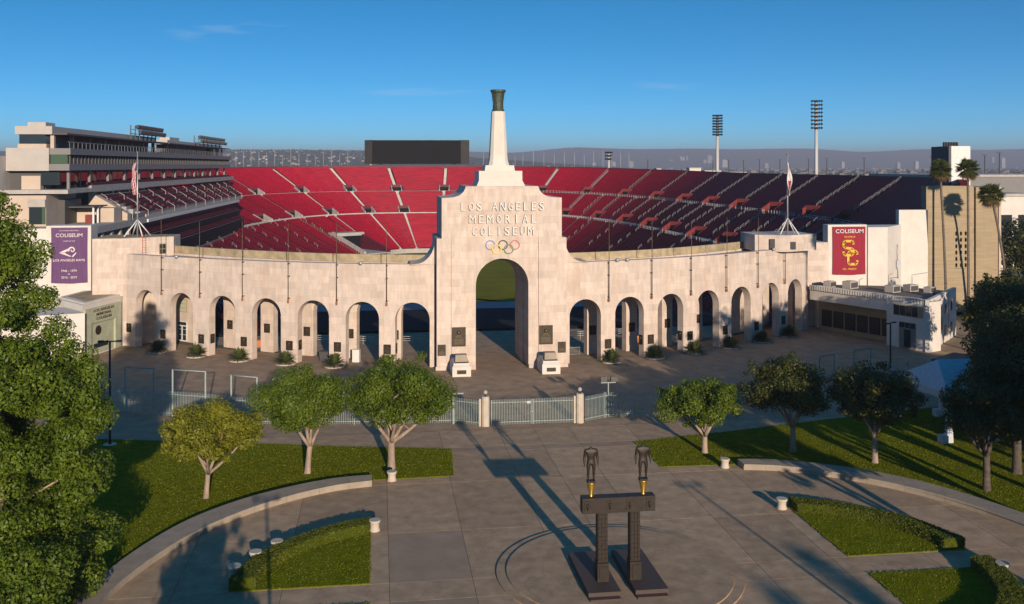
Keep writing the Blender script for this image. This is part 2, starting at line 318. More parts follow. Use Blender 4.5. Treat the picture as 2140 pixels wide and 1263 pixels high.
# ------------------------------------------------------------------ foliage
def leaves_mesh(name, centers, radii, n, size, mat, seed, up=0.35, flat=0.8, aspect=0.55):
    """n leaf-sized folded faces spread through clumps"""
    r = np.random.default_rng(seed)
    centers = np.array(centers); radii = np.array(radii)
    if radii.ndim == 1: radii = radii[:, None].repeat(3, 1) * np.array([1, 1, flat])
    w = radii.prod(1) ** (2 / 3.); idx = r.choice(len(centers), n, p=w / w.sum())
    d = r.normal(size=(n, 3)); d /= np.linalg.norm(d, axis=1)[:, None]
    rad = r.random(n) ** 0.33
    p = centers[idx] + d * radii[idx] * rad[:, None]
    nrm = d * 1.15 + r.normal(size=(n, 3)) * 0.55 + np.array([0, 0, up]); nrm /= np.linalg.norm(nrm, axis=1)[:, None]
    t = np.cross(nrm, r.normal(size=(n, 3))); t /= np.linalg.norm(t, axis=1)[:, None]
    bt = np.cross(nrm, t)
    s = size * (0.5 + 1.0 * r.random(n))[:, None]
    v = np.stack([p - t * s, p + bt * s * aspect + nrm * s * 0.15, p + t * s, p - bt * s * aspect + nrm * s * 0.15], 1).reshape(-1, 3)
    me = bpy.data.meshes.new(name)
    me.vertices.add(4 * n); me.vertices.foreach_set('co', v.ravel().astype(np.float32))
    me.loops.add(4 * n); me.loops.foreach_set('vertex_index', np.arange(4 * n, dtype=np.int32))
    me.polygons.add(n); me.polygons.foreach_set('loop_start', np.arange(0, 4 * n, 4, dtype=np.int32))
    me.polygons.foreach_set('loop_total', np.full(n, 4, dtype=np.int32))
    me.materials.append(mat); me.update(calc_edges=True); me.validate(); return me
def bez(a, b, c, n=5): return [a.lerp(b, k / n).lerp(b.lerp(c, k / n), k / n) for k in range(n + 1)]
def tree(name, label, loc, cz, rx, rz, fork, tr, nleaf, size, leaf, bark, seed, off=(0, 0), nclump=46, cat='tree', group=None, lean=(0, 0), flat_bottom=0.55, low=-0.75):
    """tapered trunk, forked limbs reaching into the clumps, crown of leaf faces with gaps"""
    q = random.Random(seed)
    t = thing(name, label, cat, loc, group=group)
    cen = []; rad = []
    for k in range(nclump):
        a = q.random() * 6.283; u = q.uniform(low, 1); rr = math.sqrt(max(0, 1 - u * u)); s = q.uniform(0.45, 0.83)
        x = off[0] + math.cos(a) * rr * rx * s; y = off[1] + math.sin(a) * rr * rx * s; z = cz + u * rz * s * (1 if u > 0 else flat_bottom * 1.3)
        cen.append((x, y, z)); rad.append(q.uniform(0.15, 0.40) * min(rx, rz * 1.35))
    for k in range(nclump // 2):      # sprigs that break the outline
        a = q.random() * 6.283; u = q.uniform(low, 1); rr = math.sqrt(max(0, 1 - u * u)); s = q.uniform(0.84, 0.99)
        cen.append((off[0] + math.cos(a) * rr * rx * s, off[1] + math.sin(a) * rr * rx * s, cz + u * rz * s * (1 if u > 0 else flat_bottom * 1.3))); rad.append(q.uniform(0.06, 0.15) * min(rx, rz * 1.35))
    fk = Vector((lean[0], lean[1], fork))
    mb = MB(); mb.sm = True
    mb.tube([(0, 0, -0.15), (0.0, 0, 0.12), (lean[0] * .3, lean[1] * .3, fork * .4), (lean[0] * .8, lean[1] * .8, fork * .85), fk], [tr * 1.75, tr * 1.2, tr, tr * .95, tr * 0.85], 9)
    mb.build('trunk', bark, t)
    order = sorted(range(nclump), key=lambda i: math.atan2(cen[i][1], cen[i][0]))
    nl = 6; ml = MB()
    for k in range(nl):
        e = Vector(cen[order[(k * nclump) // nl]]); e.z = max(e.z, fork + 0.6)
        mid = fk.lerp(e, 0.5) + Vector((0, 0, -0.12 * (e - fk).length + q.uniform(-.1, .25)))
        path = bez(fk - Vector((0, 0, 0.15)), mid, e)
        ml.tube(path, [tr * 0.62 * (1 - 0.78 * j / 5) + 0.015 for j in range(6)], 7)
        for g in range(2):
            e2 = Vector(cen[q.randrange(nclump)]); st = path[2 + g]
            ml.tube([st, st.lerp(e2, 0.5) + Vector((0, 0, .2)), e2], [tr * .25, tr * .16, 0.02], 5)
    ml.build('limb', bark, t)
    o = inst('crown', leaves_mesh('crown', cen, rad, nleaf, size, leaf, seed), t)
    return t
# ================================================================== SETTING
AX = -0.5            # axis of the forecourt
GA, GB = 8.8374e-3, -0.2121e-6
def gcurve(x): return GA * x * x + GB * x ** 4
def gnorm(x):        # unit normal of the arcade line pointing into the stadium
    d = 2 * GA * x + 4 * GB * x ** 3; l = math.hypot(1, d); return (-d / l, 1 / l)
def arc(x, n, z): nx, ny = gnorm(x); return (x + nx * n, gcurve(x) + ny * n, z)

def dn(x): return 4.4 + max(0.0, abs(x) - 24) * 0.085      # distance back to the second row of piers
# bowl geometry: theta = 0 is the far end, t = 0 the field wall, t = 1 the rim
def sp(v, e): return math.copysign(abs(v) ** e, v)
def rimp(th):
    e = 2 / 3.0
    return Vector((-0.4 + 104 * sp(math.sin(th), e), 150 + 148 * sp(math.cos(th), e), 21.5 + 2.3 * max(0, math.cos(th)) ** 1.5))
def innp(th):
    e, a = (2 / 3.2, 45) if th > 0 else (2 / 2.2, 31)
    return Vector((-0.4 + a * sp(math.sin(th), e), 110 + 113 * sp(math.cos(th), e), -4.2))
def bowl(th, t): return innp(th).lerp(rimp(th), t)
TH = math.radians(132.5)

# ground: one sheet with the sunken bowl left open
loop = []
for k in range(81):
    th = TH + 0.03 - (2 * TH + 0.06) * k / 80; p = rimp(th); loop.append(((p.x + 0.4) * 1.012 - 0.4, 150 + (p.y - 150) * 1.012))
near = [(-84, 31), (-66, 30), (-53, 29)] + [arc(x, dn(x) + 1.4, 0)[:2] for x in (-48, -40, -32, -24, -16, -9)] + [(-8.2, 9.4), (0, 9.4), (8.2, 9.4)] + [arc(x, dn(x) + 1.4, 0)[:2] for x in (9, 16, 24, 32, 40, 48)] + [(53, 29), (66, 30), (84, 31)]
loop = loop + near      # runs right -> far -> left -> back along the peristyle
ctr = (0, 120)
gm = MB(); n = len(loop); rings = [loop]
for f, R in ((1.0, None), (None, 320), (None, 900), (None, 3500), (None, 11500)):
    if R is None: continue
    ring = []
    for (x, y) in loop:
        dx, dy = x - ctr[0], y - ctr[1]; l = math.hypot(dx, dy); ring.append((ctr[0] + dx / l * R, ctr[1] + dy / l * R))
    rings.append(ring)
for ring in rings:
    for (x, y) in ring: gm.v.append((x, y, -0.06))
for k in range(len(rings) - 1):
    for i in range(n): j = (i + 1) % n; gm.face((k * n + i, (k + 1) * n + i, (k + 1) * n + j, k * n + j))
g = gm.build('ground', M['city_ground']); tag(g, kind='structure')
me = g.data; me.flip_normals() if me.polygons[0].normal.z < 0 else None

# forecourt base sheet and paving slabs
fc = MB(); xs = [-95 + 5 * k for k in range(39)]
for a, b_ in zip(xs, xs[1:]):
    def yy(x): return min(gcurve(x) + 5.6, 29.0) if abs(x) < 60 else 29.0
    fc.poly([(a, -150, -0.03), (b_, -150, -0.03), (b_, yy(b_), -0.03), (a, yy(a), -0.03)])
fo = fc.build('forecourt_pavement', M['asph']); tag(fo, kind='structure')
# bigger joints in front of the arcade
plz = MB(); plz.poly([(-62, -112, -0.018), (62, -112, -0.018), (62, -28.4, -0.018), (-62, -28.4, -0.018)])
plaza = plz.build('plaza_pavement', M['joint']); tag(plaza, kind='structure')
half = [0, 3.4, 8.95, 13.95, 20.2, 26.5, 33, 40, 47.5, 55]
cols = [AX - h for h in half[:0:-1]] + [AX + h for h in half]
rows = [-110, -100, -91, -82, -72, -64.05, -61.5, -53.55, -43.4, -35.5, -34.05, -28.5]
slab_cache = {}
for i in range(len(cols) - 1):
    for j in range(len(rows) - 1):
        x0, x1, y0, y1 = cols[i], cols[i + 1], rows[j], rows[j + 1]
        dark = (j == 9 and 3 < x1 + 7 and x0 > -9.7 and x1 < 9) or (j == 6 and abs((x0 + x1) / 2 + 11.95) < 1.5) or (j == 4 and abs((x0 + x1) / 2 + 11.95) < 1.5)
        key = (round(x1 - x0, 2), round(y1 - y0, 2), dark)
        if key not in slab_cache:
            w, h = (x1 - x0) / 2 - 0.014, (y1 - y0) / 2 - 0.014; bv = 0.012
            mb = MB(); mb.frustum(-w, w, -h, h, -0.016, -w, w, -h, h, -0.006); mb.frustum(-w, w, -h, h, -0.006, -w + bv, w - bv, -h + bv, h - bv, 0.0)
            slab_cache[key] = mb.mesh('paving_slab', M['pave_dark'] if dark else M['pave'])
        inst('paving_slab', slab_cache[key], plaza, ((x0 + x1) / 2, (y0 + y1) / 2, 0))

def offs(pts, mirror=False): return [(2 * AX - x, y) for x, y in pts] if mirror else pts
def catmull(pts, n=6):
    out = []; P = [pts[0]] + list(pts) + [pts[-1]]
    for i in range(1, len(P) - 2):
        for k in range(n):
            t = k / n; r = []
            for d in range(2):
                p0, p1, p2, p3 = P[i - 1][d], P[i][d], P[i + 1][d], P[i + 2][d]
                r.append(0.5 * (2 * p1 + (p2 - p0) * t + (2 * p0 - 5 * p1 + 4 * p2 - p3) * t * t + (3 * p1 - p0 - 3 * p2 + p3) * t ** 3))
            out.append(tuple(r))
    out.append(tuple(pts[-1])); return out
BF = catmull([(-15.6, -43.7), (-18.4, -44.45), (-21.8, -46.5), (-24.85, -49.4), (-27.45, -53.1), (-29.4, -57.7), (-30.5, -62.4), (-30.1, -68), (-28.6, -73), (-26, -77.5)])
BB = catmull([(-15.6, -42.2), (-18.7, -42.75), (-22.2, -44.5), (-25.5, -47.1), (-28.5, -51.0), (-30.8, -56.6), (-32.0, -62.4), (-31.6, -68.4), (-30.0, -73.8), (-27.2, -78.6)])
GRASS = []
for mir, lab in ((False, 'left'), (True, 'right')):
    # lawn
    inner = [(-8.75, -34.6), (-9.1, -41.95), (-15.45, -42.15)] + [(x - .02, y + .03) for x, y in BB[1:]]
    pts = offs(inner + [(-27.2, -84), (-70, -84), (-70, -22), (-40, -27.2), (-23.2, -31.2), (-18.9, -32.4), (-12, -33.8)], mir)
    if mir: pts = pts[::-1]
    GRASS.append(list(pts)); mb = MB(); mb.prism(pts, -0.02, 0.055)
    o = mb.build('lawn', M['grass']); tag(o, kind='structure')
    # bench: one curved wall of cast segments
    bt = thing('curved_bench', 'low curved concrete bench wall along the %s lawn, %s' % (lab, 'ending beside the tree with a stool' if not mir else 'striped by tree shadows'), 'bench', (offs([(-24, -49)], mir)[0][0], -49, 0))
    step = 4
    for k in range(0, len(BF) - 1, step):
        k2 = min(k + step, len(BF) - 1); mb = MB()
        F = offs(BF[k:k2 + 1], mir); Bk = offs(BB[k:k2 + 1], mir)
        ox, oy = bt.location.x, bt.location.y
        def lerp2(a, b, t): return (a[0] + (b[0] - a[0]) * t - ox, a[1] + (b[1] - a[1]) * t - oy)
        sh = 0.004
        for lo, hi, z0, z1 in ((0.07, 1.0, -0.02, 0.36), (0.0, 1.0, 0.362, 0.50)):
            ring = []
            for a, b_ in zip(F, Bk): ring.append((lerp2(a, b_, lo), lerp2(a, b_, hi)))
            # shorten ends for a visible joint
            e0 = tuple(ring[0][0][d] + (ring[1][0][d] - ring[0][0][d]) * 0.02 for d in (0, 1)), tuple(ring[0][1][d] + (ring[1][1][d] - ring[0][1][d]) * 0.02 for d in (0, 1))
            ring[0] = e0
            b0 = len(mb.v)
            for a, b_ in ring: mb.v += [(a[0], a[1], z0), (b_[0], b_[1], z0), (b_[0], b_[1], z1), (a[0], a[1], z1)]
            m_ = len(ring)
            for q in range(m_ - 1):
                a = b0 + 4 * q; c = a + 4
                for u in range(4): v2 = (u + 1) % 4; mb.face((a + u, c + u, c + v2, a + v2) if not mir else (a + v2, c + v2, c + u, a + u))
            mb.face((b0 + 3, b0 + 2, b0 + 1, b0) if mir else (b0, b0 + 1, b0 + 2, b0 + 3)); e = b0 + 4 * (m_ - 1); mb.face((e, e + 1, e + 2, e + 3) if mir else (e + 3, e + 2, e + 1, e))
        mb.build('bench_segment', M['bench'], bt)

# hedged beds
def hedge(pts_out, pts_in, h, label, seed):
    """clipped hedge: dark twiggy core with leaf faces over its skin"""
    t = thing('clipped_hedge', label, 'hedge', (pts_out[0][0], pts_out[0][1], 0)); ox, oy = pts_out[0]
    mb = MB(); n_ = len(pts_out); b0 = 0
    for a, b_ in zip(pts_out, pts_in):
        mb.v += [(a[0] - ox, a[1] - oy, 0), (b_[0] - ox, b_[1] - oy, 0), (b_[0] - ox, b_[1] - oy, h * .93), (a[0] - ox, a[1] - oy, h * .93)]
    for q in range(n_ - 1):
        a = 4 * q; c = a + 4
        for u in range(4): mb.face((a + u, c + u, c + (u + 1) % 4, a + (u + 1) % 4))
    mb.face((3, 2, 1, 0)); e = 4 * (n_ - 1); mb.face((e, e + 1, e + 2, e + 3))
    mb.build('stem_core', M['core'], t)
    r = np.random.default_rng(seed); cs = []; rs = []; n_ = len(pts_out)
    for k in range(2600):
        f = r.random() * (n_ - 1); i0 = int(f); f -= i0
        A = [pts_out[i0][d] + (pts_out[i0 + 1][d] - pts_out[i0][d]) * f for d in (0, 1)]; B = [pts_in[i0][d] + (pts_in[i0 + 1][d] - pts_in[i0][d]) * f for d in (0, 1)]
        if r.random() < .5: u, z = r.random(), h * .97
        else: u, z = float(r.integers(0, 2)), r.random() * h * .97
        if r.random() < .03: f = 0; i0 = 0 if r.random() < .5 else n_ - 1; A, B = pts_out[i0], pts_in[i0]; u = r.random()
        cs.append((A[0] + (B[0] - A[0]) * u - ox, A[1] + (B[1] - A[1]) * u - oy, z)); rs.append((.12, .12, .05))
    inst('foliage', leaves_mesh('foliage', cs, np.array(rs), 26000, 0.042, M['hedge'], seed, up=.6), t)
def narrow(o_, i_): return [(a[0] + (b_[0] - a[0]) * .80, a[1] + (b_[1] - a[1]) * .80) for a, b_ in zip(o_, i_)]
HO = catmull([(-15.75, -52.2), (-18.2, -53.3), (-20.6, -55.2), (-22.5, -57.6), (-23.6, -60.6), (-23.7, -61.3)], 7)
HI = catmull([(-15.75, -54.0), (-17.7, -54.75), (-19.5, -56.1), (-20.9, -57.9), (-21.9, -60.2), (-22.0, -61.3)], 7)
HO2 = catmull([(-23.6, -64.2), (-23.4, -66.2), (-22.4, -69.3), (-20.6, -71.8), (-18.2, -73.6), (-15.75, -74.4)], 7)
HI2 = catmull([(-22.0, -64.2), (-21.8, -66.0), (-20.9, -68.4), (-19.4, -70.2), (-17.6, -71.4), (-15.75, -72.4)], 7)
sd = 50
for mir, lab in ((False, 'left'), (True, 'right')):
    for far in (True, False):
        o_, i_ = (HO, HI) if far else (HO2, HI2)
        bed = [(-15.62, i_[0 if far else -1][1])]
        bed = ([(-15.62, -61.45)] + [(-15.62, -52.1)] + HO + [(-23.7, -61.45)]) if far else ([(-15.62, -74.5)] + [(-15.62, -64.1)] + HO2)
        pts = offs(bed, mir)
        a2 = sum(pts[k][0] * pts[(k + 1) % len(pts)][1] - pts[(k + 1) % len(pts)][0] * pts[k][1] for k in range(len(pts)))
        if a2 < 0: pts = pts[::-1]
        GRASS.append([tuple(p) for p in pts]); MBb = MB().prism(pts, -0.01, 0.06); ob = MBb.build('grass_bed', M['grass']); tag(ob, kind='structure')
        if not far and not mir: continue
        hedge(offs(o_, mir), offs(narrow(o_, i_), mir), 0.74, ('curved clipped hedge round the %s grass bed of the plaza%s' % (lab, '' if far else ', at the bottom edge')), sd); sd += 1

# grass tufts over the lawns, ragged along their edges
def inside(px, py, poly):
    c = np.zeros(len(px), bool); n_ = len(poly)
    for i in range(n_):
        x0, y0 = poly[i]; x1, y1 = poly[(i + 1) % n_]
        if y0 == y1: continue
        c ^= ((y0 > py) != (y1 > py)) & (px < (x1 - x0) * (py - y0) / (y1 - y0) + x0)
    return c
def tufts(polys, dens, seed):
    r = np.random.default_rng(seed); P = []
    for poly in polys:
        a = np.array(poly); x0, y0 = np.maximum(a.min(0), (-46, -80)); x1, y1 = np.minimum(a.max(0), (46, -25)); n_ = int((x1 - x0) * (y1 - y0) * dens)
        px = r.uniform(x0, x1, n_); py = r.uniform(y0, y1, n_); k = inside(px, py, poly); P.append(np.stack([px[k], py[k]], 1))
        for (ax, ay), (bx, by) in zip(poly, poly[1:] + poly[:1]):
            L_ = math.hypot(bx - ax, by - ay); m_ = int(min(L_, 60) * 22); f = r.random(m_); P.append(np.stack([ax + (bx - ax) * f + r.normal(size=m_) * .05, ay + (by - ay) * f + r.normal(size=m_) * .05], 1))
    P = np.concatenate(P); n_ = len(P); a = r.random(n_) * 6.283; h = r.uniform(.03, .085, n_); w = .035
    lean = r.normal(size=(n_, 2)) * .04; z = .05
    v = np.stack([np.stack([P[:, 0] - np.cos(a) * w, P[:, 1] - np.sin(a) * w, np.full(n_, z)], 1), np.stack([P[:, 0] + np.cos(a) * w, P[:, 1] + np.sin(a) * w, np.full(n_, z)], 1), np.stack([P[:, 0] + lean[:, 0], P[:, 1] + lean[:, 1], z + h], 1)], 1).reshape(-1, 3)
    me = bpy.data.meshes.new('grass_tufts'); me.vertices.add(3 * n_); me.vertices.foreach_set('co', v.ravel().astype(np.float32)); me.loops.add(3 * n_); me.loops.foreach_set('vertex_index', np.arange(3 * n_, dtype=np.int32))
    me.polygons.add(n_); me.polygons.foreach_set('loop_start', np.arange(0, 3 * n_, 3, dtype=np.int32)); me.polygons.foreach_set('loop_total', np.full(n_, 3, dtype=np.int32)); me.materials.append(M['blade']); me.update(calc_edges=True)
    o = inst('grass_tufts', me); tag(o, 'short grass blades of the lawns and beds', 'grass', kind='stuff')
tufts(GRASS, 55, 8)
# stools
stool = MB(); stool.lathe([(0.30, -0.01), (0.37, 0.0), (0.385, 0.06), (0.33, 0.16), (0.30, 0.34), (0.33, 0.54), (0.40, 0.64), (0.405, 0.74), (0.39, 0.76)], seg=24)
stm = stool.mesh('plaza_stool', M['stool'])
ST = [((-14.05, -42.4), 'round waisted concrete stool at the foot of the left pale tree trunk'),
      ((-15.35, -52.9), 'round waisted concrete stool at the near corner of the left hedge'),
      ((-21.6, -55.75), 'round concrete stool behind the left hedge, nearest the plaza middle of three'),
      ((-22.75, -57.35), 'round concrete stool behind the left hedge, middle of three'),
      ((-23.75, -59.4), 'round concrete stool behind the left hedge, lowest of three in view'),
      ((-25.2, -65.9), 'round concrete stool off the path end beyond the left hedge'),
      ((13.3, -42.75), 'round concrete stool at the end of the right bench wall'),
      ((14.0, -52.6), 'round waisted concrete stool at the corner of the right hedge'),
      ((22.6, -65.4), 'round concrete stool half hidden behind the lower right hedge')]
for (x, y), lab in ST:
    o = inst('plaza_stool', stm, None, (x, y, 0)); tag(o, lab, 'stool', 'concrete stools round the plaza')

# ================================================================== CENTRAL ARCH TOWER
TY0, TY1 = -1.2, 8.6
tower = thing('arch_tower', 'tall pale stone arch tower with stepped shoulders, lettering and rings', 'arch tower', (0, TY0, 0))
def arch_pts(w, zs, n=24, inset=0): return [(w * math.cos(math.pi * k / n), zs + w * math.sin(math.pi * k / n)) for k in range(n + 1)]
TW, TS = 3.27, 10.25
def sh_pts(sx):
    """right outline of the tower from foot to top (x,z)"""
    P = [(8.05, 0), (8.05, 16.05), (7.45, 16.05), (7.45, 21.0), (6.55, 21.03)]
    for k in range(1, 8):
        a = math.pi / 2 * k / 8; P.append((6.45 - 1.9 * math.sin(a) , 21.05 + 1.36 * (1 - math.cos(a))))
    P.append((4.5, 22.42)); return [(sx * x, z) for x, z in P]
def tower_front(mb, y0, y1, w, zs):
    R = sh_pts(1); L_ = sh_pts(-1); A = arch_pts(w, zs)          # arch right -> left
    out = [(w, 0)] + R + L_[::-1] + [(-w, 0)] + [p for p in A[::-1]]
    b0 = len(mb.v); n_ = len(out)
    mb.v += [(x, y0, z) for x, z in out] + [(x, y1, z) for x, z in out]
    for tri in tessellate_polygon([[Vector((x, z, 0)) for x, z in out]]):
        a, b_, c = [Vector((out[i][0], out[i][1], 0)) for i in tri]
        t_ = tri if (b_ - a).cross(c - a).z > 0 else tri[::-1]
        mb.face([b0 + i for i in t_]); mb.face([b0 + n_ + i for i in t_[::-1]])
    for i in range(n_):
        j = (i + 1) % n_
        mb.face((b0 + j, b0 + i, b0 + n_ + i, b0 + n_ + j))
    return mb
tb = MB(); tower_front(tb, 0, 3.5, TW, TS); tb.build('front_wall', M['stone'], tower)
tb = MB(); tower_front(tb, 3.503, TY1 - TY0, TW - .30, TS - .25); tb.build('rear_wall', M['stone'], tower)
# two pilasters stand proud of the wall and fade into it at the top: their edges draw the long vertical lines
for x0, x1 in ((-6.28, -4.5), (4.53, 6.3)):
    mb = MB(); mb.hexa([(x0, -0.20, 0), (x1, -0.20, 0), (x1, -0.003, 0), (x0, -0.003, 0)], [(x0, -0.20, 15.2), (x1, -0.20, 15.2), (x1, -0.003, 17.2), (x0, -0.003, 17.2)])
    mb.build('pilaster', M['stone'], tower)
for sx in (-1, 1):     # swept curve from the tower down to the arcade parapet
    P = [(8.05, 12.71), (11.2, 12.71), (11.2, 12.78)]
    for k in range(9):
        a = math.pi / 2 * k / 8; P.append((10.6 - 2.45 * math.sin(a), 12.80 + 3.1 * (1 - math.cos(a)) ** 1.0))
    P.append((8.05, 16.0)); P = [(sx * x, z) for x, z in P]
    if sx < 0: P = P[::-1]
    MB().prism_y(P, 1.75, 7.0).build('shoulder_curve', M['stone'], tower)
# base blocks of the piers
for x0, x1 in ((-8.2, -TW - .02), (TW + .02, 8.2)):
    MB().box(x0, x1, -0.32, -0.19, 0, 0.45).build('plinth', M['stone'], tower)
# torch
torch = MB(); torch.frustum(-3.1, 3.1, -3.1, 3.1, 22.3, -2.75, 2.75, -2.75, 2.75, 23.05); torch.box(-2.72, 2.72, -2.72, 2.72, 23.052, 24.3)
torch.frustum(-1.9, 1.9, -1.9, 1.9, 24.302, -1.8, 1.8, -1.8, 1.8, 25.0)
torch.build('torch_base', M['torch_white'], tower, (0, 4.2, 0))
sh = MB(); prof = [(1.30, 25.002), (1.24, 25.3), (1.13, 25.75), (1.09, 26.2), (0.80, 31.85)]; rings = []
oct_ = []
for r_, z in prof:
    ring = []; k1 = 0.66
    for (ux, uy) in ((1, k1), (k1, 1), (-k1, 1), (-1, k1), (-1, -k1), (-k1, -1), (k1, -1), (1, -k1)): ring.append((ux * r_, uy * r_, z))
    rings.append(len(sh.v)); sh.v += ring
for a, b_ in zip(rings, rings[1:]):
    for k in range(8): j = (k + 1) % 8; sh.face((a + k, a + j, b_ + j, b_ + k))
sh.face([rings[-1] + k for k in range(8)])
shaft = sh.build('torch_shaft', M['torch_white'], tower, (0, 4.2, 0))
for k in range(6):      # fluting ribs on the front face
    x = -0.40 + 0.16 * k; z0, z1 = 26.3, 31.75
    f0, f1 = 1.085, 0.806
    mb = MB(); mb.hexa([(x - .03, -f0 - .05, z0), (x + .03, -f0 - .05, z0), (x + .03, -f0 + .03, z0), (x - .03, -f0 + .03, z0)], [(x * .75 - .025, -f1 - .04, z1), (x * .75 + .025, -f1 - .04, z1), (x * .75 + .025, -f1 + .03, z1), (x * .75 - .025, -f1 + .03, z1)])
    o = mb.build('flute_rib', M['torch_white'], shaft)
bw = MB(); bw.lathe([(0.80, 31.86), (0.80, 32.05), (0.70, 32.15), (0.66, 32.3), (0.64, 32.9), (0.70, 33.6), (0.80, 34.2), (0.97, 34.35), (0.99, 34.6), (0.85, 34.62), (0.80, 34.3)], seg=16, smooth=False)
bowlp = bw.build('torch_bowl', M['verdigris'], tower, (0, 4.2, 0))
for k in range(8):
    a = 2 * math.pi * (k + .5) / 8; mb = MB(); mb.tube([(math.cos(a) * .66, math.sin(a) * .66, 32.2), (math.cos(a) * .65, math.sin(a) * .65, 32.9), (math.cos(a) * .83, math.sin(a) * .83, 34.25)], 0.05, 5)
    mb.build('bowl_rib', M['verdigris'], bowlp)
# lettering, one mesh per letter
for word, x0, x1, z0, z1 in (('LOS ANGELES', -5.12, 5.18, 19.44, 20.46), ('MEMORIAL', -4.01, 4.21, 17.90, 18.92), ('COLISEUM', -3.73, 3.83, 16.40, 17.42)):
    nn = len(word); lw = 0.62; pitch = (x1 - x0 - lw) / (nn - 1)
    for k, ch in enumerate(word):
        if ch == ' ': continue
        w = {'I': 0.15, 'M': 0.78, 'N': .64, 'A': 0.66, 'L': .55, 'E': .55}.get(ch, 0.60)
        me = text_mesh(ch, w, z1 - z0, 0.34, M['white'], 'letter', bold=0.0, side=M['sign_dark'])  # dark sides paint in the thin shadow lines beside each letter
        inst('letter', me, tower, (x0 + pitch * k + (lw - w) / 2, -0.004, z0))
for (x, z), c, dy in (((-1.48, 15.2), 'blue', 0), ((-0.70, 14.68), 'yellow', .03), ((0.09, 15.2), 'blackr', 0), ((0.80, 14.68), 'green', .03), ((1.58, 15.2), 'redr', 0)):
    mb = MB(); ns = 36; mb.sm = False
    for k in range(ns):
        a0, a1 = 2 * math.pi * k / ns, 2 * math.pi * (k + 1) / ns
        q = lambda r, a, y: (r * math.cos(a), y, r * math.sin(a))
        ro, ri, y0, y1 = 0.61, 0.485, -0.14, 0.0
        mb.poly([q(ri, a0, y0), q(ro, a0, y0), q(ro, a1, y0), q(ri, a1, y0)]); mb.poly([q(ro, a0, y0), q(ro, a0, y1), q(ro, a1, y1), q(ro, a1, y0)]); mb.poly([q(ri, a0, y0), q(ri, a1, y0), q(ri, a1, y1), q(ri, a0, y1)])
    mb.build('ring', M['ring_' + c], tower, (x, -0.02 - dy, z))
def plaque_mesh(w, h, relief=True, round_top=False):
    mb = MB(); mb.box(-w / 2, w / 2, -0.07, -0.004, 0, h)
    f = 0.07
    for a in ((-w / 2, w / 2, 0, f), (-w / 2, w / 2, h - f, h), (-w / 2, -w / 2 + f, f, h - f), (w / 2 - f, w / 2, f, h - f)): mb.box(a[0], a[1], -0.11, -0.071, a[2], a[3])
    if relief:      # bust in low relief and lines of raised script
        mb.mat(1); mb.lathe([(w * .10, h * .62), (w * .15, h * .68), (w * .14, h * .76), (w * .08, h * .82)], 0, -0.05, 10)
        mb.hexa([(-w * .27, -.10, h * .45), (w * .27, -.10, h * .45), (w * .27, -.06, h * .45), (-w * .27, -.06, h * .45)], [(-w * .12, -.14, h * .64), (w * .12, -.14, h * .64), (w * .12, -.06, h * .64), (-w * .12, -.06, h * .64)])
        for k in range(5):
            z = h * (.12 + .06 * k); ww = w * (.36 - .03 * (k % 2)); mb.box(-ww, ww, -0.085, -0.071, z, z + h * .022)
    return mb
big = plaque_mesh(1.7, 2.35).mesh('bronze_plaque', [M['plaque'], M['plaque_relief']])
inst('bronze_plaque', big, tower, (-5.38, -0.204, 2.87)); inst('bronze_plaque', big, tower, (5.42, -0.204, 2.87))
small = plaque_mesh(0.98, 1.35).mesh('bronze_plaque', [M['plaque'], M['plaque_relief']])
for sx in (-1, 1):
    o = inst('bronze_plaque', small, tower, (sx * 7.45, -0.004, 1.75))
# statue pedestals in front of the tower
for x, lab in ((-5.35, 'left'), (5.4, 'right')):
    t = thing('memorial_pedestal', 'white stepped stone pedestal with bronze plate, %s of the central arch' % lab, 'pedestal', (x, -4.1, 0))
    MB().box(-1.1, 1.1, -1.25, 2.6, 0, 1.12).frustum(-1.1, 1.1, -1.25, 2.6, 1.122, -0.95, 0.95, -1.05, 2.6, 1.35).build('block', M['stone_white'], t)
    mb = MB(); mb.box(-0.95, 0.95, -1.0, 2.6, 1.352, 1.55); mb.build('cap', M['stone_white'], t)
    MB().frustum(-0.75, 0.75, -0.8, 0.5, 1.552, -0.68, 0.68, -0.62, 0.45, 2.45).build('stone_block', M['bench'], t)
    MB().box(-0.55, 0.55, -1.30, -1.252, 0.32, 0.78).build('name_plate', M['plaque'], t)
    MB().box(-0.75, 0.75, -1.02, -0.82, 1.553, 1.68).build('ledge', M['iron'], t)

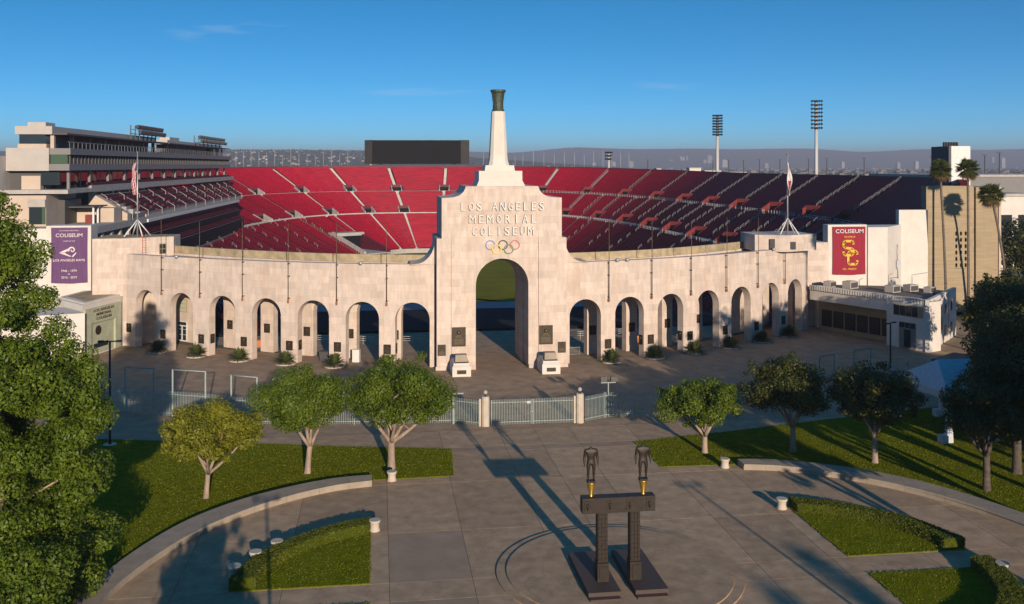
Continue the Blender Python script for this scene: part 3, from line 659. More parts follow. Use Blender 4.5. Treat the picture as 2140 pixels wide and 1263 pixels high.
# ================================================================== ARCADE WINGS
XS = [10.93, 17.09, 23.23, 29.31, 35.26, 41.14, 46.52]
AW, ACROWN, ATOP, ATH = 2.16, 8.0, 12.72, 1.15
ASPR = ACROWN - AW
def bay(mb, xa, xc, xb, n0, n1, top, w=AW, hole=True, zlow=0.0):
    """one bay of wall between xa and xb with an arched opening round xc, following the curved line"""
    if not callable(n0): n0_ = n0; n0 = lambda x: n0_
    if not callable(n1): n1_ = n1; n1 = lambda x: n1_
    if not hole:
        ss = [xa + (xb - xa) * k / 5 for k in range(6)]
        for a, b_ in zip(ss, ss[1:]):
            mb.hexa([arc(a, n0(a), zlow), arc(b_, n0(b_), zlow), arc(b_, n1(b_), zlow), arc(a, n1(a), zlow)], [arc(a, n0(a), top), arc(b_, n0(b_), top), arc(b_, n1(b_), top), arc(a, n1(a), top)])
        return
    d = 2 * GA * xc; k_ = 1 / math.hypot(1, d); wx = w * k_           # opening half width along x
    A = [(xc - wx * math.cos(math.pi * k / 20), ASPR + w * math.sin(math.pi * k / 20)) for k in range(21)]
    pl = [xa + (A[0][0] - xa) * k / 3 for k in range(4)]; pr = [A[-1][0] + (xb - A[-1][0]) * k / 3 for k in range(4)]
    def quad(x0, x1, za0, za1, zt):
        for n_, flip in ((n0, False), (n1, True)):
            q = [arc(x0, n_(x0), za0), arc(x1, n_(x1), za1), arc(x1, n_(x1), zt), arc(x0, n_(x0), zt)]
            mb.poly(q[::-1] if flip else q)
        mb.poly([arc(x0, n0(x0), zt), arc(x1, n0(x1), zt), arc(x1, n1(x1), zt), arc(x0, n1(x0), zt)])
    for p in (pl, pr):
        for a, b_ in zip(p, p[1:]): quad(a, b_, zlow, zlow, top)
    for (x0, z0), (x1, z1) in zip(A, A[1:]):
        quad(x0, x1, z0, z1, top)
        mb.poly([arc(x0, n0(x0), z0), arc(x0, n1(x0), z0), arc(x1, n1(x1), z1), arc(x1, n0(x1), z1)])
    for x, fl in ((A[0][0], False), (A[-1][0], True)):
        q = [arc(x, n0(x), zlow), arc(x, n1(x), zlow), arc(x, n1(x), ASPR), arc(x, n0(x), ASPR)]; mb.poly(q[::-1] if fl else q)
shrub_spots = []
pq = small; pq_small = plaque_mesh(0.92, 1.2).mesh('bronze_plaque', [M['plaque'], M['plaque_relief']])
for side, lab in ((-1, 'left'), (1, 'right')):
    wing = thing('arcade_wing', 'curved pale stone arcade of seven arches on the %s of the arch tower' % lab, 'arcade', (0, 0, 0))
    edges = [8.2] + [(a + b_) / 2 for a, b_ in zip(XS, XS[1:])] + [49.6]
    for i, xc in enumerate(XS):
        xa, xb = (edges[i], edges[i + 1]) if side > 0 else (-edges[i + 1], -edges[i]); xc2 = side * xc
        mb = MB(); bay(mb, xa, xc2, xb, 0, ATH, ATOP); mb.build('arch_bay', M['stone'], wing)
        closed = i == 6 or (side > 0 and i == 5)
        mb = MB(); bay(mb, xa, xc2, xb, dn, lambda x: dn(x) + 1.05, ATOP - .25, w=2.3, hole=not closed); mb.build('rear_bay', M['stone'], wing)
        mb = MB(); bay(mb, xa, xc2, xb, ATH + .002, lambda x: dn(x) - .002, ATOP - 0.55, hole=False, zlow=ACROWN + 1.0); mb.build('gallery_ceiling', M['deck'], wing)
        # thin impost line at the springing, broken by the opening
        d = 2 * GA * xc2; kx = AW / math.hypot(1, d)
        for a, b_ in ((xa, xc2 - kx), (xc2 + kx, xb)):
            mb = MB()
            ss = [a + (b_ - a) * k / 3 for k in range(4)]
            for u, v in zip(ss, ss[1:]): mb.hexa([arc(u, -0.05, ASPR - .28), arc(v, -0.05, ASPR - .28), arc(v, -0.002, ASPR - .28), arc(u, -0.002, ASPR - .28)], [arc(u, -0.05, ASPR - .12), arc(v, -0.05, ASPR - .12), arc(v, -0.002, ASPR - .12), arc(u, -0.002, ASPR - .12)])
            mb.build('impost_band', M['stone'], wing)
        # rear parapet of weathered concrete and roof deck
        ss = [xa + (xb - xa) * k / 4 for k in range(5)]; mb = MB()
        for u, v in zip(ss, ss[1:]):
            mb.hexa([arc(u, dn(u) + .4, ATOP - .248), arc(v, dn(v) + .4, ATOP - .248), arc(v, dn(v) + .85, ATOP - .248), arc(u, dn(u) + .85, ATOP - .248)], [arc(u, dn(u) + .4, ATOP + .75), arc(v, dn(v) + .4, ATOP + .75), arc(v, dn(v) + .85, ATOP + .75), arc(u, dn(u) + .85, ATOP + .75)])
        mb.build('roof_parapet', M['deck'], wing)
        ang = math.atan(d)
        # plaque on the inner back pier
        if i < 6:
            xe = (edges[i + 1]) * side
            ae = math.atan(2 * GA * xe)
            inst('bronze_plaque', pq_small, wing, arc(xe, -0.004, 1.55 + .12 * (i % 2)), ae)
            inst('bronze_plaque', pq_small, wing, arc(xe, dn(xe) - .004, 2.6), ae)
            # hanging flag rod on its brackets
            rod = MB(); rod.tube([(0, -0.35, 7.95), (0, -0.35, 17.6 + .3 * (i % 2))], [0.06, 0.035], 6); ro = rod.build('flag_rod', M['rust'], wing, arc(xe, 0, 0), ae)
            for z in (8.1, 10.9, 12.5):
                MB().box(-0.07, 0.07, -0.42, 0.0, z, z + 0.12).build('bracket', M['rust'], ro)
            MB().lathe([(0.04, 7.55), (0.12, 7.65), (0.13, 7.95), (0.08, 8.0)], 0, -0.35, 8).build('rod_socket', M['rustred'], ro)
            shrub_spots.append((side, i, arc(xe, -1.0, 0)))
        if side < 0 and i in (0, 2, 4) or side > 0 and i in (1, 2):
            xj = xc2 - AW / math.hypot(1, d) if side < 0 else xc2 + AW / math.hypot(1, d)
            p = arc(xj, ATH * .5, 1.6); inst('bronze_plaque', pq_small, wing, p, ang + (math.pi / 2 if side < 0 else -math.pi / 2), (0.8, 1, 1))
    # first bay by the tower has its own narrow pier plaque; closed outer bay: door and window
    xc2 = side * XS[6]; ang = math.atan(2 * GA * xc2)
    if side < 0:
        w_ = thing; o = MB().box(-0.95, 0.95, -0.10, -0.004, 0.1, 2.9).build('door', M['white'], wing, arc(xc2 + .2, dn(xc2 + .2) - .03, 0), ang)
        for a in (-0.48, 0.48):
            for z0, z1 in ((0.25, 1.0), (1.05, 1.75), (1.8, 2.2)):
                MB().box(a - .33, a + .33, -0.13, -0.102, z0, z1).build('pane', M['glass'], o)
        MB().box(-.85, .85, -0.13, -0.102, 2.35, 2.8).build('pane', M['glass'], o)
        o = MB().box(-0.9, 0.9, -0.06, -0.004, 4.2, 6.0).build('window', M['tan'], wing, arc(xc2 + .2, dn(xc2 + .2) - .03, 0), ang)
        for r_ in range(3):
            for c_ in range(4): MB().box(-.82 + .42 * c_, -.44 + .42 * c_, -0.08, -0.062, 4.28 + .57 * r_, 4.78 + .57 * r_).build('pane', M['sage'], o)
        inst('bronze_plaque', pq_small, wing, arc(-49.2, -0.004, 2.0), math.atan(2 * GA * -49.2)); inst('bronze_plaque', pq_small, wing, arc(-47.9, dn(-47.9) - .03, 2.2), ang, (1.1, 1, 1.5))
    # railings at the back of the gallery
    for i in range(5):
        x = side * XS[i]; mb = MB(); dd = math.atan(2 * GA * x)
        for z in (0.5, 0.8, 1.1): mb.box(-2.6, 2.6, -0.025, 0.025, z, z + .05)
        for k in range(4): mb.box(-2.6 + 1.72 * k, -2.55 + 1.72 * k, -0.03, 0.03, 0, 1.1)
        mb.build('gallery_railing', M['rail'], wing, arc(x, 16.0 - i, 0), dd)
# little floodlights along the arcade parapet
fl = MB(); fl.tube([(0, 0, 0), (0, -0.35, 0.12)], 0.04, 6); fl.lathe([(0.12, -0.1), (0.26, 0.02), (0.28, 0.24), (0.1, 0.36)], 0, -0.5, 10)
flm = fl.mesh('parapet_floodlight', M['steel'])
for x, lab in ((-41.6, 'grey floodlight on the arcade parapet near the left flag'), (-17.2, 'grey floodlight on the left arcade parapet near the tower'), (15.2, 'grey floodlight on the right arcade parapet, nearest the tower'), (16.6, 'grey floodlight on the right arcade parapet, second from the tower'), (41.4, 'grey floodlight on the right arcade parapet by the flag block')):
    o = inst('parapet_floodlight', flm, None, arc(x, 0.2, ATOP + 0.0), math.atan(2 * GA * x)); tag(o, lab, 'floodlight', 'floodlights on the arcade parapet')
# shrubs at the pier feet
NUM = ['first', 'second', 'third', 'fourth', 'fifth', 'sixth']
for side, i, p in shrub_spots:
    if side < 0 and i == 0: pass
    r = random.Random(100 + i * 2 + side); t = thing('pier_shrub', 'spiky dark green shrub at the arcade foot, %s to the %s of the tower' % (NUM[i], 'left' if side < 0 else 'right'), 'shrub', (p[0], p[1], 0), r.random() * 6, group='shrubs along the arcade'); t.scale = (1.22, 1.22, 1.12)
    mb = MB(); mb.lathe([(1.05, -0.02), (1.08, 0.08), (0.95, 0.13), (0.9, 0.06)], seg=16); mb.build('planting_ring', M['stool'], t)
    mb = MB()
    for k in range(240):
        a = r.random() * 6.283; el = r.uniform(-0.05, 1.45); l = r.uniform(1.0, 1.5) * (1.0 if el < 1.1 else .95); w = .075
        d = Vector((math.cos(a) * math.cos(el), math.sin(a) * math.cos(el), math.sin(el))); sd_ = Vector((-math.sin(a), math.cos(a), 0)) * w
        b0 = Vector((0, 0, .2)) + d * .15; m_ = b0 + d * l * .55 + Vector((0, 0, .06)); e = b0 + d * l - Vector((0, 0, .12))
        mb.poly([b0 - sd_ * .5, b0 + sd_ * .5, m_ + sd_, m_ - sd_]); mb.poly([m_ - sd_, m_ + sd_, e])
    mb.build('leaf_rosette', M['shrub'], t)
# ================================================================== GRANDSTAND BOWL
stand = thing('grandstand_bowl', 'oval bowl of cardinal red seats with pale aisles behind the arcade', 'grandstand', (0, 110, -6))
SO = Vector((0, 110, -6))
# arc length along the rim
ths = [-TH + 2 * TH * k / 1600 for k in range(1601)]; cum = [0.0]
for a, b_ in zip(ths, ths[1:]): cum.append(cum[-1] + (rimp(a) - rimp(b_)).length)
def th_at(s):       # s measured from theta = 0
    s = s + cum[800]; s = min(max(s, 0), cum[-1]); return float(np.interp(s, cum, ths))
def s_of(th): return float(np.interp(th, ths, cum)) - cum[800]
AISLE = 24.3; main = [1.75 + 12.15 + AISLE * k for k in range(-12, 12)]
main = [s for s in main if -cum[800] + 6 < s < cum[800] - 4]
T1, T1b, T2, T2b = 0.375, 0.40, 0.655, 0.672       # cross aisles
tiers = [(0.0, T1, 30), (T1b, T2, 23), (T2b, 1.0, 27)]
def suite_zone(th):       # the part of the left stand that carries the suite building
    p = rimp(th); return p.x < -40 and 48 < p.y < 236
def halfgap(th, t, metres): e = 1e-3; return metres / ((bowl(th + e, t) - bowl(th - e, t)).length / (2 * e))
seatmats = [M['seat_conc'], M['seat']]
def section(tha, thb, t0, t1, nrow, voma, vomb, vt):
    mb = MB(); ns = max(2, int((bowl(tha, .7) - bowl(thb, .7)).length / 5)); dt = (t1 - t0) / nrow
    for r_ in range(nrow):
        ta = t0 + dt * r_; tb_ = ta + dt
        ga = 2.0 if voma and vt[0] <= ta < vt[1] else 0.62; gb = 2.0 if vomb and vt[0] <= ta < vt[1] else 0.62
        a = tha + halfgap(tha, .5, ga); b_ = thb - halfgap(thb, .5, gb)
        if b_ <= a: continue
        q = [a + (b_ - a) * k / ns for k in range(ns + 1)]
        for u, v in zip(q, q[1:]):
            A0, A1 = bowl(u, ta), bowl(u, tb_); B0, B1 = bowl(v, ta), bowl(v, tb_)
            for P in (A0, A1, B0, B1): P -= SO
            za, zb = A0.z, B0.z
            def P(c0, c1, f, dz, base): p = c0.lerp(c1, f); return (p.x, p.y, base + dz)
            mb.mat(0)
            mb.poly([P(A0, A1, 0, 0, za), P(A0, A1, 1, 0, za), P(B0, B1, 1, 0, zb), P(B0, B1, 0, 0, zb)])
            mb.poly([P(A0, A1, 1, 0, za), P(A0, A1, 1, 0, A1.z), P(B0, B1, 1, 0, B1.z), P(B0, B1, 1, 0, zb)])
            mb.mat(1)
            mb.poly([P(A0, A1, .40, .44, za), P(A0, A1, .82, .40, za), P(B0, B1, .82, .40, zb), P(B0, B1, .40, .44, zb)])
            mb.poly([P(A0, A1, .82, .40, za), P(A0, A1, .95, .90, za), P(B0, B1, .95, .90, zb), P(B0, B1, .82, .40, zb)])
            mb.poly([P(A0, A1, .40, .30, za), P(A0, A1, .40, .44, za), P(B0, B1, .40, .44, zb), P(B0, B1, .40, .30, zb)])
    if mb.v: o = mb.build('seating_section', seatmats, stand); tag(o, kind='stuff')
def stair(th, t0, t1, nrow, w=0.55, rail=None):
    mb = MB(); dt = (t1 - t0) / nrow
    e = 1e-3; tg = (bowl(th + e, .5) - bowl(th - e, .5)).normalized() * w
    for r_ in range(nrow):
        ta = t0 + dt * r_; A, B = bowl(th, ta) - SO, bowl(th, ta + dt) - SO
        for h0, h1, zz, z2 in ((0, .5, A.z + .03, (A.z + B.z) / 2 + .03), (.5, 1, (A.z + B.z) / 2 + .03, B.z + .03)):
            p, q = A.lerp(B, h0), A.lerp(B, h1)
            mb.poly([(p.x - tg.x, p.y - tg.y, zz), (p.x + tg.x, p.y + tg.y, zz), (q.x + tg.x, q.y + tg.y, zz), (q.x - tg.x, q.y - tg.y, zz)])
            mb.poly([(q.x - tg.x, q.y - tg.y, zz), (q.x + tg.x, q.y + tg.y, zz), (q.x + tg.x, q.y + tg.y, z2), (q.x - tg.x, q.y - tg.y, z2)])
    mb.build('aisle_stair', M['aisle'], stand)
# bounds of the sections: main aisles, with one extra aisle halfway in the lower two tiers along the sides
TUN, TUW = math.radians(-33), 0.085
bounds = sorted([-cum[800]] + main + [cum[800]])
railm = MB()
railm.tube([(-1.25, 0, -0.50), (-1.25, 0, 0.42), (-1.17, 0, .52), (1.17, 0, 1.46), (1.25, 0, 1.42), (1.25, 0, 0.48)], 0.042, 5); railm.tube([(-1.25, 0, 0.0), (1.25, 0, .98)], 0.03, 5)
railmesh = railm.mesh('aisle_railing', M['rail'])
nrail = 0
def rails(th, t0, t1, n_):
    global nrail
    p0, p1 = bowl(th, t0), bowl(th, t1); d = p1 - p0; az = math.atan2(d.y, d.x)
    for k in range(n_):
        if nrail >= 298: return
        p = bowl(th, t0 + (t1 - t0) * (k + .6) / (n_ + .2)); o = inst('aisle_railing', railmesh, stand, p - SO + Vector((0, 0, .42)), az, (.64, 1, .8)); nrail += 1
VT = {1: (T1b, T1b + .048), 2: (T2b, T2b + .048)}
for ti, (t0, t1, nrow) in reversed(list(enumerate(tiers))):
    for sa, sb in zip(bounds, bounds[1:]):
        parts_ = [(sa, sb)]
        mid = (sa + sb) / 2
        if ti < 2 and abs(mid) > 75 and sb - sa > 14: parts_ = [(sa, mid), (mid, sb)]
        for a, b_ in parts_:
            ta, tb_ = th_at(a), th_at(b_)
            if ti > 0 and suite_zone((ta + tb_) / 2): continue
            if ti == 0 and tb_ > TUN - TUW and ta < TUN + TUW:
                if ta < TUN - TUW: section(ta, TUN - TUW, t0, t1, nrow, False, False, (2, 2))
                if tb_ > TUN + TUW: section(TUN + TUW, tb_, t0, t1, nrow, False, False, (2, 2))
                section(max(ta, TUN - TUW), min(tb_, TUN + TUW), t0 + .17, t1, 17, False, False, (2, 2)); continue
            section(ta, tb_, t0, t1, nrow, ti > 0 and a == sa and a in main, ti > 0 and b_ == sb and b_ in main, VT.get(ti, (2, 2)))
    for s in main:
        th = th_at(s)
        if ti > 0 and suite_zone(th): continue
        stair(th, t0 + (.055 if ti else 0), t1, nrow)
        if s > 60: rails(th, t0 + (.06 if ti else .12), t1, (4, 6, 8)[ti])
        elif s < -75 and ti == 0: rails(th, .10, t1, 5)
    if ti < 2:
        for sa, sb in zip(bounds, bounds[1:]):
            mid = (sa + sb) / 2
            if abs(mid) > 75 and sb - sa > 14:
                th = th_at(mid)
                if ti > 0 and suite_zone(th): continue
                stair(th, t0, t1, nrow, .5)
                if mid > 0: rails(th, t0 + (.12 if ti == 0 else .02), t1, (4, 6)[ti])
                elif ti == 0: rails(th, t0 + .10, t1, 5)
# cross aisles
for t0, t1, nm in ((T1, T1b, 0), (T2, T2b, 1)):
    for sa, sb in zip(bounds, bounds[1:]):
        ta, tb_ = th_at(sa), th_at(sb)
        if nm == 1 and suite_zone((ta + tb_) / 2): continue
        mb = MB(); q = [ta + (tb_ - ta) * k / 5 for k in range(6)]
        for u, v in zip(q, q[1:]):
            a, b_, c, d = [bowl(*x) - SO for x in ((u, t0), (v, t0), (v, t1), (u, t1))]
            c.z, d.z = b_.z, a.z
            mb.poly([(*a[:2], a.z + .02), (*b_[:2], b_.z + .02), (*c[:2], c.z + .02), (*d[:2], d.z + .02)])
            e, f_ = bowl(u, t1) - SO, bowl(v, t1) - SO
            mb.poly([(*d[:2], d.z), (*c[:2], c.z), (*f_[:2], f_.z + .15), (*e[:2], e.z + .15)])
        mb.build('cross_aisle', M['aisle'], stand)
    # front rail of the cross aisle on the shaded right side: posts and rails per stretch
    for sa, sb in zip(bounds, bounds[1:]):
        if sb < 60: continue
        mb = MB(); ta, tb_ = th_at(sa), th_at(sb); m_ = 14
        for k in range(m_ + 1):
            p = bowl(ta + (tb_ - ta) * k / m_, t0 - .004) - SO; mb.box(p.x - .05, p.x + .05, p.y - .05, p.y + .05, p.z, p.z + 1.25)
        for z in (0.65, 1.2):
            pts = [bowl(ta + (tb_ - ta) * k / m_, t0 - .004) - SO + Vector((0, 0, z)) for k in range(m_ + 1)]; mb.tube(pts, .04, 5)
        mb.build('aisle_barrier', M['rail'], stand)
# vomitories
for ti in (1, 2):
    va, vb = VT[ti]
    for s in main:
        th = th_at(s)
        if suite_zone(th): continue
        if ti == 1 and abs(s) < 12: pass
        p0, p1 = bowl(th, va), bowl(th, vb); d = p1 - p0; L_ = math.hypot(d.x, d.y); az = math.atan2(d.y, d.x); rise = d.z
        v = inst('vomitory', None, stand, p0 - SO, az)
        side_red = s > 60
        mb = MB(); mb.poly([(0, -1.8, -.35), (L_, -1.8, -.35), (L_, 1.8, -.35), (0, 1.8, -.35)]); mb.build('passage_floor', M['conc'], v)
        mb = MB(); mb.box(L_ - .3, L_, -1.8, 1.8, -.4, rise + .2); mb.build('portal', M['black'], v)  # black face stands in for the darkness inside the passage
        mb = MB(); mb.box(L_ - .32, L_ + .05, -1.95, 1.95, rise + .2, rise + 1.25); mb.build('guard_wall', M['red_wall'] if side_red else M['maroon'], v)
        for sg in (-1, 1):
            y0, y1 = (1.8, 2.1) if sg > 0 else (-2.1, -1.8)
            mb = MB(); mb.hexa([(-.6, y0, -.4), (L_, y0, -.4), (L_, y1, -.4), (-.6, y1, -.4)], [(-.6, y0, .75), (L_, y0, rise + 1.1), (L_, y1, rise + 1.1), (-.6, y1, .75)])
            mb.build('side_wall', M['red_wall'] if side_red else M['aisle'], v)
# inner wall round the field, rim wall, rim poles
mb = MB(); q = [-TH + 2 * TH * k / 90 for k in range(91)]
for u, v in zip(q, q[1:]):
    a, b_ = innp(u) - SO, innp(v) - SO; mb.poly([(a.x, a.y, a.z), (b_.x, b_.y, b_.z), (b_.x, b_.y, b_.z - 1.6), (a.x, a.y, a.z - 1.6)])
mb.build('field_wall', M['conc'], stand)
for u, v in zip(q, q[1:]):
    if suite_zone(u) or suite_zone(v): continue
    mb = MB(); a, b_ = rimp(u) - SO, rimp(v) - SO; c = lambda p, f: (p.x * f, (p.y - 40) * f + 40)
    ao, bo = c(a, 1.008), c(b_, 1.008)
    mb.hexa([(*ao, -SO.z), (*bo, -SO.z), (b_.x, b_.y, -SO.z), (a.x, a.y, -SO.z)], [(*ao, a.z + 1.0), (*bo, b_.z + 1.0), (b_.x, b_.y, b_.z + 1.0), (a.x, a.y, a.z + 1.0)])
    mb.build('rim_wall', M['maroon'], stand)
pm = MB(); pm.tube([(0, 0, 0), (0, 0, 6.6)], [0.09, 0.06], 5); pmm = pm.mesh('rim_pole', M['rail'])
s = -150.0; k = 0
while s < 100:
    th = th_at(s)
    if not suite_zone(th) and abs(s - 2) > 27: inst('rim_pole', pmm, stand, rimp(th) * 1.0 - SO + Vector((0, .6, .3)), 0, (1, 1, 0.8 + .45 * rnd.random()))
    s += 3.4 if s < 45 else 4.6
# corner tunnel on the left of the far end
th = TUN; p = bowl(th, 0.0) - SO; q_ = bowl(th, .20) - SO; az = math.atan2(q_.y - p.y, q_.x - p.x); L_ = math.hypot(q_.x - p.x, q_.y - p.y)
tn = inst('tunnel', None, stand, p, az)
MB().box(-6, L_ * .62, -4.4, 4.4, .3, .55).build('ramp', M['aisle'], tn)
MB().box(L_ * .62, L_ * .66, -4.2, 4.2, .6, 5.2).build('portal', M['black'], tn)  # solid black block paints the unlit mouth of the tunnel
MB().box(L_ * .60, L_ * .9, -5.4, 5.4, 5.22, 6.3).build('lintel', M['conc'], tn)
for y0 in (-5.2, 4.4):
    mb = MB(); mb.hexa([(-5, y0, 0), (L_ * .8, y0, 0), (L_ * .8, y0 + .8, 0), (-5, y0 + .8, 0)], [(-5, y0, 1.2), (L_ * .8, y0, 6.6), (L_ * .8, y0 + .8, 6.6), (-5, y0 + .8, 1.2)]); mb.build('side_wall', M['maroon'] if y0 < 0 else M['aisle'], tn)

# field
mb = MB(); pts = []
for k in range(121): p = innp(-math.pi + 2 * math.pi * k / 120); pts.append((p.x, p.y))
mb.v.append((-.4, 110, -5.75))
for x, y in pts[:-1]: mb.v.append((-.4 + (x + .4) * 1.5 if y < 60 else x, y, -5.75))
for k in range(120): mb.face((0, 1 + (k + 1) % 120, 1 + k))
fo = mb.build('playing_field', M['field']); tag(fo, kind='structure'); fo.data.flip_normals() if fo.data.polygons[0].normal.z < 0 else None
# field-level apron and the shaded lower seats behind the arcade
mb = MB(); mb.box(-42, 42, 78, 92, -5.7, -4.9); o = mb.build('field_apron', M['metal_grey']); tag(o, kind='structure')
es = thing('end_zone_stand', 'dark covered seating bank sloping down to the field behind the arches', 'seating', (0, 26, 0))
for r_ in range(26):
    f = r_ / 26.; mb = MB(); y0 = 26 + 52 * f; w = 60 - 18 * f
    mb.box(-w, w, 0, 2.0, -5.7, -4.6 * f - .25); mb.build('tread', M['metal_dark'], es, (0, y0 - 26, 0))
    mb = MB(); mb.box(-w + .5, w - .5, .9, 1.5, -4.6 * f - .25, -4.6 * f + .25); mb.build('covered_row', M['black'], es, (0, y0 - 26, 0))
mb = MB(); 
xs_ = [-52 + 4 * k for k in range(27)]
for a, b_ in zip(xs_, xs_[1:]):
    mb.poly([arc(a, dn(a) + 1.1, -.04), arc(b_, dn(b_) + 1.1, -.04), (b_ * 1.05, 26.2, -.04), (a * 1.05, 26.2, -.04)]) if arc(a, 6.3, 0)[1] < 26 and arc(b_, 6.3, 0)[1] < 26 else None
o = mb.build('terrace_floor', M['asph']); tag(o, kind='structure')
# odds and ends seen through the arches: orange barriers, crowd barriers, bins
ob = MB(); ob.box(-1.1, 1.1, -.2, .2, 0, .25); ob.frustum(-1.1, 1.1, -.2, .2, .25, -1.05, 1.05, -.08, .08, .95); obm = ob.mesh('barrier', plain('orange_plastic', (0.50, 0.17, 0.04), .6))
for (x, n_, a, lab) in ((-35.6, 7.0, .4, 'orange plastic barrier behind the second arch from the left end'), (-30.0, 6.8, .5, 'orange plastic barrier behind the third arch from the left end'), (-26.8, 2.6, 1.1, 'orange plastic barrier lying inside the fourth arch from the left'), (19.5, 8.5, .2, 'orange plastic barrier behind the second arch right of the tower'), (24.5, 9, .1, 'orange plastic barrier behind the third arch right of the tower')):
    o = inst('traffic_barrier', obm, None, arc(x, n_, 0), a); tag(o, lab, 'barrier', 'orange barriers behind the arcade')
cb = MB()
for k in range(15): cb.tube([(-1.05 + .15 * k, 0, .15), (-1.05 + .15 * k, 0, 1.0)], .012, 4)
cb.tube([(-1.15, 0, 0), (-1.15, 0, 1.05), (1.15, 0, 1.05), (1.15, 0, 0)], .028, 5); cb.tube([(-1.15, 0, .15), (1.15, 0, .15)], .022, 5); cbm = cb.mesh('crowd_barrier', M['rail'])
for x, n_, a, lab in ((9.6, 5.6, .1, 'grey crowd barrier behind the first arch right of the tower'), (10.9, 4.6, .15, 'grey crowd barrier under the first arch right of the tower'), (23.2, 6.4, .3, 'grey crowd barrier behind the third arch right of the tower'), (29.6, 6.2, .35, 'grey crowd barrier behind the fourth arch right of the tower'), (-40.6, 4.4, -.6, 'grey crowd barrier in the second arch from the left end')):
    o = inst('crowd_barrier', cbm, None, arc(x, n_, 0), a); tag(o, lab, 'barrier', 'crowd barriers in the arcade')
dm = MB(); dm.frustum(-.95, .95, -.55, .55, .05, -1.05, 1.05, -.62, .62, 1.15); dm.box(-1.08, 1.08, -.65, .65, 1.152, 1.22)
o = dm.build('refuse_bin', M['metal_dark'], None, arc(-22.3, 2.4, 0), -.3); tag(o, 'dark refuse bin standing inside the third arch left of the tower', 'bin')
dm = MB(); dm.box(-.45, .45, -.3, .3, 0, 1.6); dm.box(-.38, .38, -.33, -.301, .2, 1.4)
o = dm.build('drinks_cooler', M['white'], None, arc(-18.6, 2.3, 0), -.3); tag(o, 'white cabinet inside the second arch left of the tower', 'cabinet')

# ================================================================== SUITE BUILDING (left)
P0, P1 = (-68.0, 57.0), (-64.0, 213.0)
suite = thing('suite_building', 'grey multi-level suite building with glass band over the left stand', 'building', (-68, 57, 0))
def at(s): return (P0[0] + (P1[0] - P0[0]) * s - suite.location.x, P0[1] + (P1[1] - P0[1]) * s - suite.location.y)
def SB(name, mat, s0, s1, n0, n1, z0, z1, zf0=None, zf1=None, parent=None):
    return MB().line(at(s0), at(s1), n0, n1, z0, z1, zf0, zf1).build(name, M[mat], parent or suite)
SB('lower_band', 'metal_grey', 0, 1, -10.3, 0, 24.1, 25.25)
gb = SB('glass_band', 'glass', .002, .998, -10.0, -.42, 25.252, 26.85)
SB('upper_band', 'metal_grey', 0, 1.006, -10.3, .12, 26.852, 27.95)
for k in range(78):
    s = .006 + .99 * k / 77; MB().line(at(s), at(s + .0010), -.40, -.18, 25.255, 26.848).build('mullion', M['metal_dark'], gb)
SB('end_panel', 'metal_light', -.0025, -.0003, -10.35, -3.3, 24.05, 28.0)
SB('corner_window', 'green_glass', -.0012, -.0002, -3.1, -.3, 25.3, 26.8)
SB('corner_panel', 'metal_grey', -.002, -.0004, -3.29, .05, 24.1, 25.24)
for k in range(70):
    s = .003 + .99 * k / 69; MB().line(at(s), at(s + .0006), -.22, -.15, 27.952, 29.0).build('baluster', M['metal_grey'], suite)
SB('terrace_rail', 'metal_light', 0, 1, -.24, -.14, 29.002, 29.08)
# roof pavilions
ra = SB('roof_canopy', 'metal_light', -.002, .45, -8.9, -2.8, 30.35, 31.75)
SB('roof_edge', 'metal_dark', .0, .46, -2.79, -.4, 30.3, 30.6)
SB('roof_plant', 'metal_light', .01, .04, -7.5, -4.5, 31.752, 32.5, parent=ra)
SB('pavilion_wall', 'metal_dark', .035, .44, -8.2, -4.2, 27.952, 30.348)
SB('pavilion_glass', 'glass', .0, .033, -8.3, -4.0, 28.7, 30.348)
SB('pavilion_sill', 'cream', -.001, .034, -8.5, -3.8, 27.952, 28.698)
for k in range(8): s = .004 + .062 * k; MB().line(at(s), at(s + .005), -3.4, -2.8, 27.952, 30.348).build('column', M['cream' if k < 2 else 'metal_grey'], suite)
rb = SB('roof_canopy', 'metal_light', .52, 1.0, -7.2, -2.6, 30.4, 31.5)
SB('roof_edge', 'metal_dark', .47, 1.01, -2.59, -.3, 30.3, 30.58)
SB('pavilion_wall', 'metal_dark', .55, .86, -6.5, -3.6, 27.952, 30.398)
SB('pavilion_wall', 'glass', .88, .985, -6.3, -2.8, 27.952, 30.398)
SB('roof_plant', 'metal_light', .56, .63, -6, -3.5, 31.502, 32.4, parent=rb)
for k in range(9): s = .50 + .06 * k; MB().line(at(s), at(s + .004), -2.4, -1.9, 27.952, 30.3).build('column', M['metal_grey'], suite)
lampm = MB(); lampm.lathe([(0.16, -.45), (0.42, -.12), (0.55, .3), (0.5, .34)], seg=8); lampm2 = lampm.mesh('lamp', M['metal_dark'])
for s0, s1, zz in ((.285, .43, 31.9), (.70, .955, 31.6)):
    rk = SB('light_rack', 'metal_dark', s0, s1, -1.9, -1.7, zz, zz + .12)
    SB('rack_beam', 'rail', s0, s1, -1.9, -1.75, zz + .95, zz + 1.05, parent=rk)
    for k in range(7): s = s0 + (s1 - s0) * k / 6.3; SB('rack_post', 'metal_dark', s, s + .001, -1.9, -1.7, 30.6, zz + 1.9, parent=rk)
    for row in range(2):
        for k in range(18):
            s = s0 + (s1 - s0) * (k + .5) / 18; x, y = at(s); inst('lamp', lampm2, rk, (x - .9 + (1.0 if row == 0 else 0.4), y, zz + .35 + 1.15 * row), 0, None, (0, math.radians(105), 0))
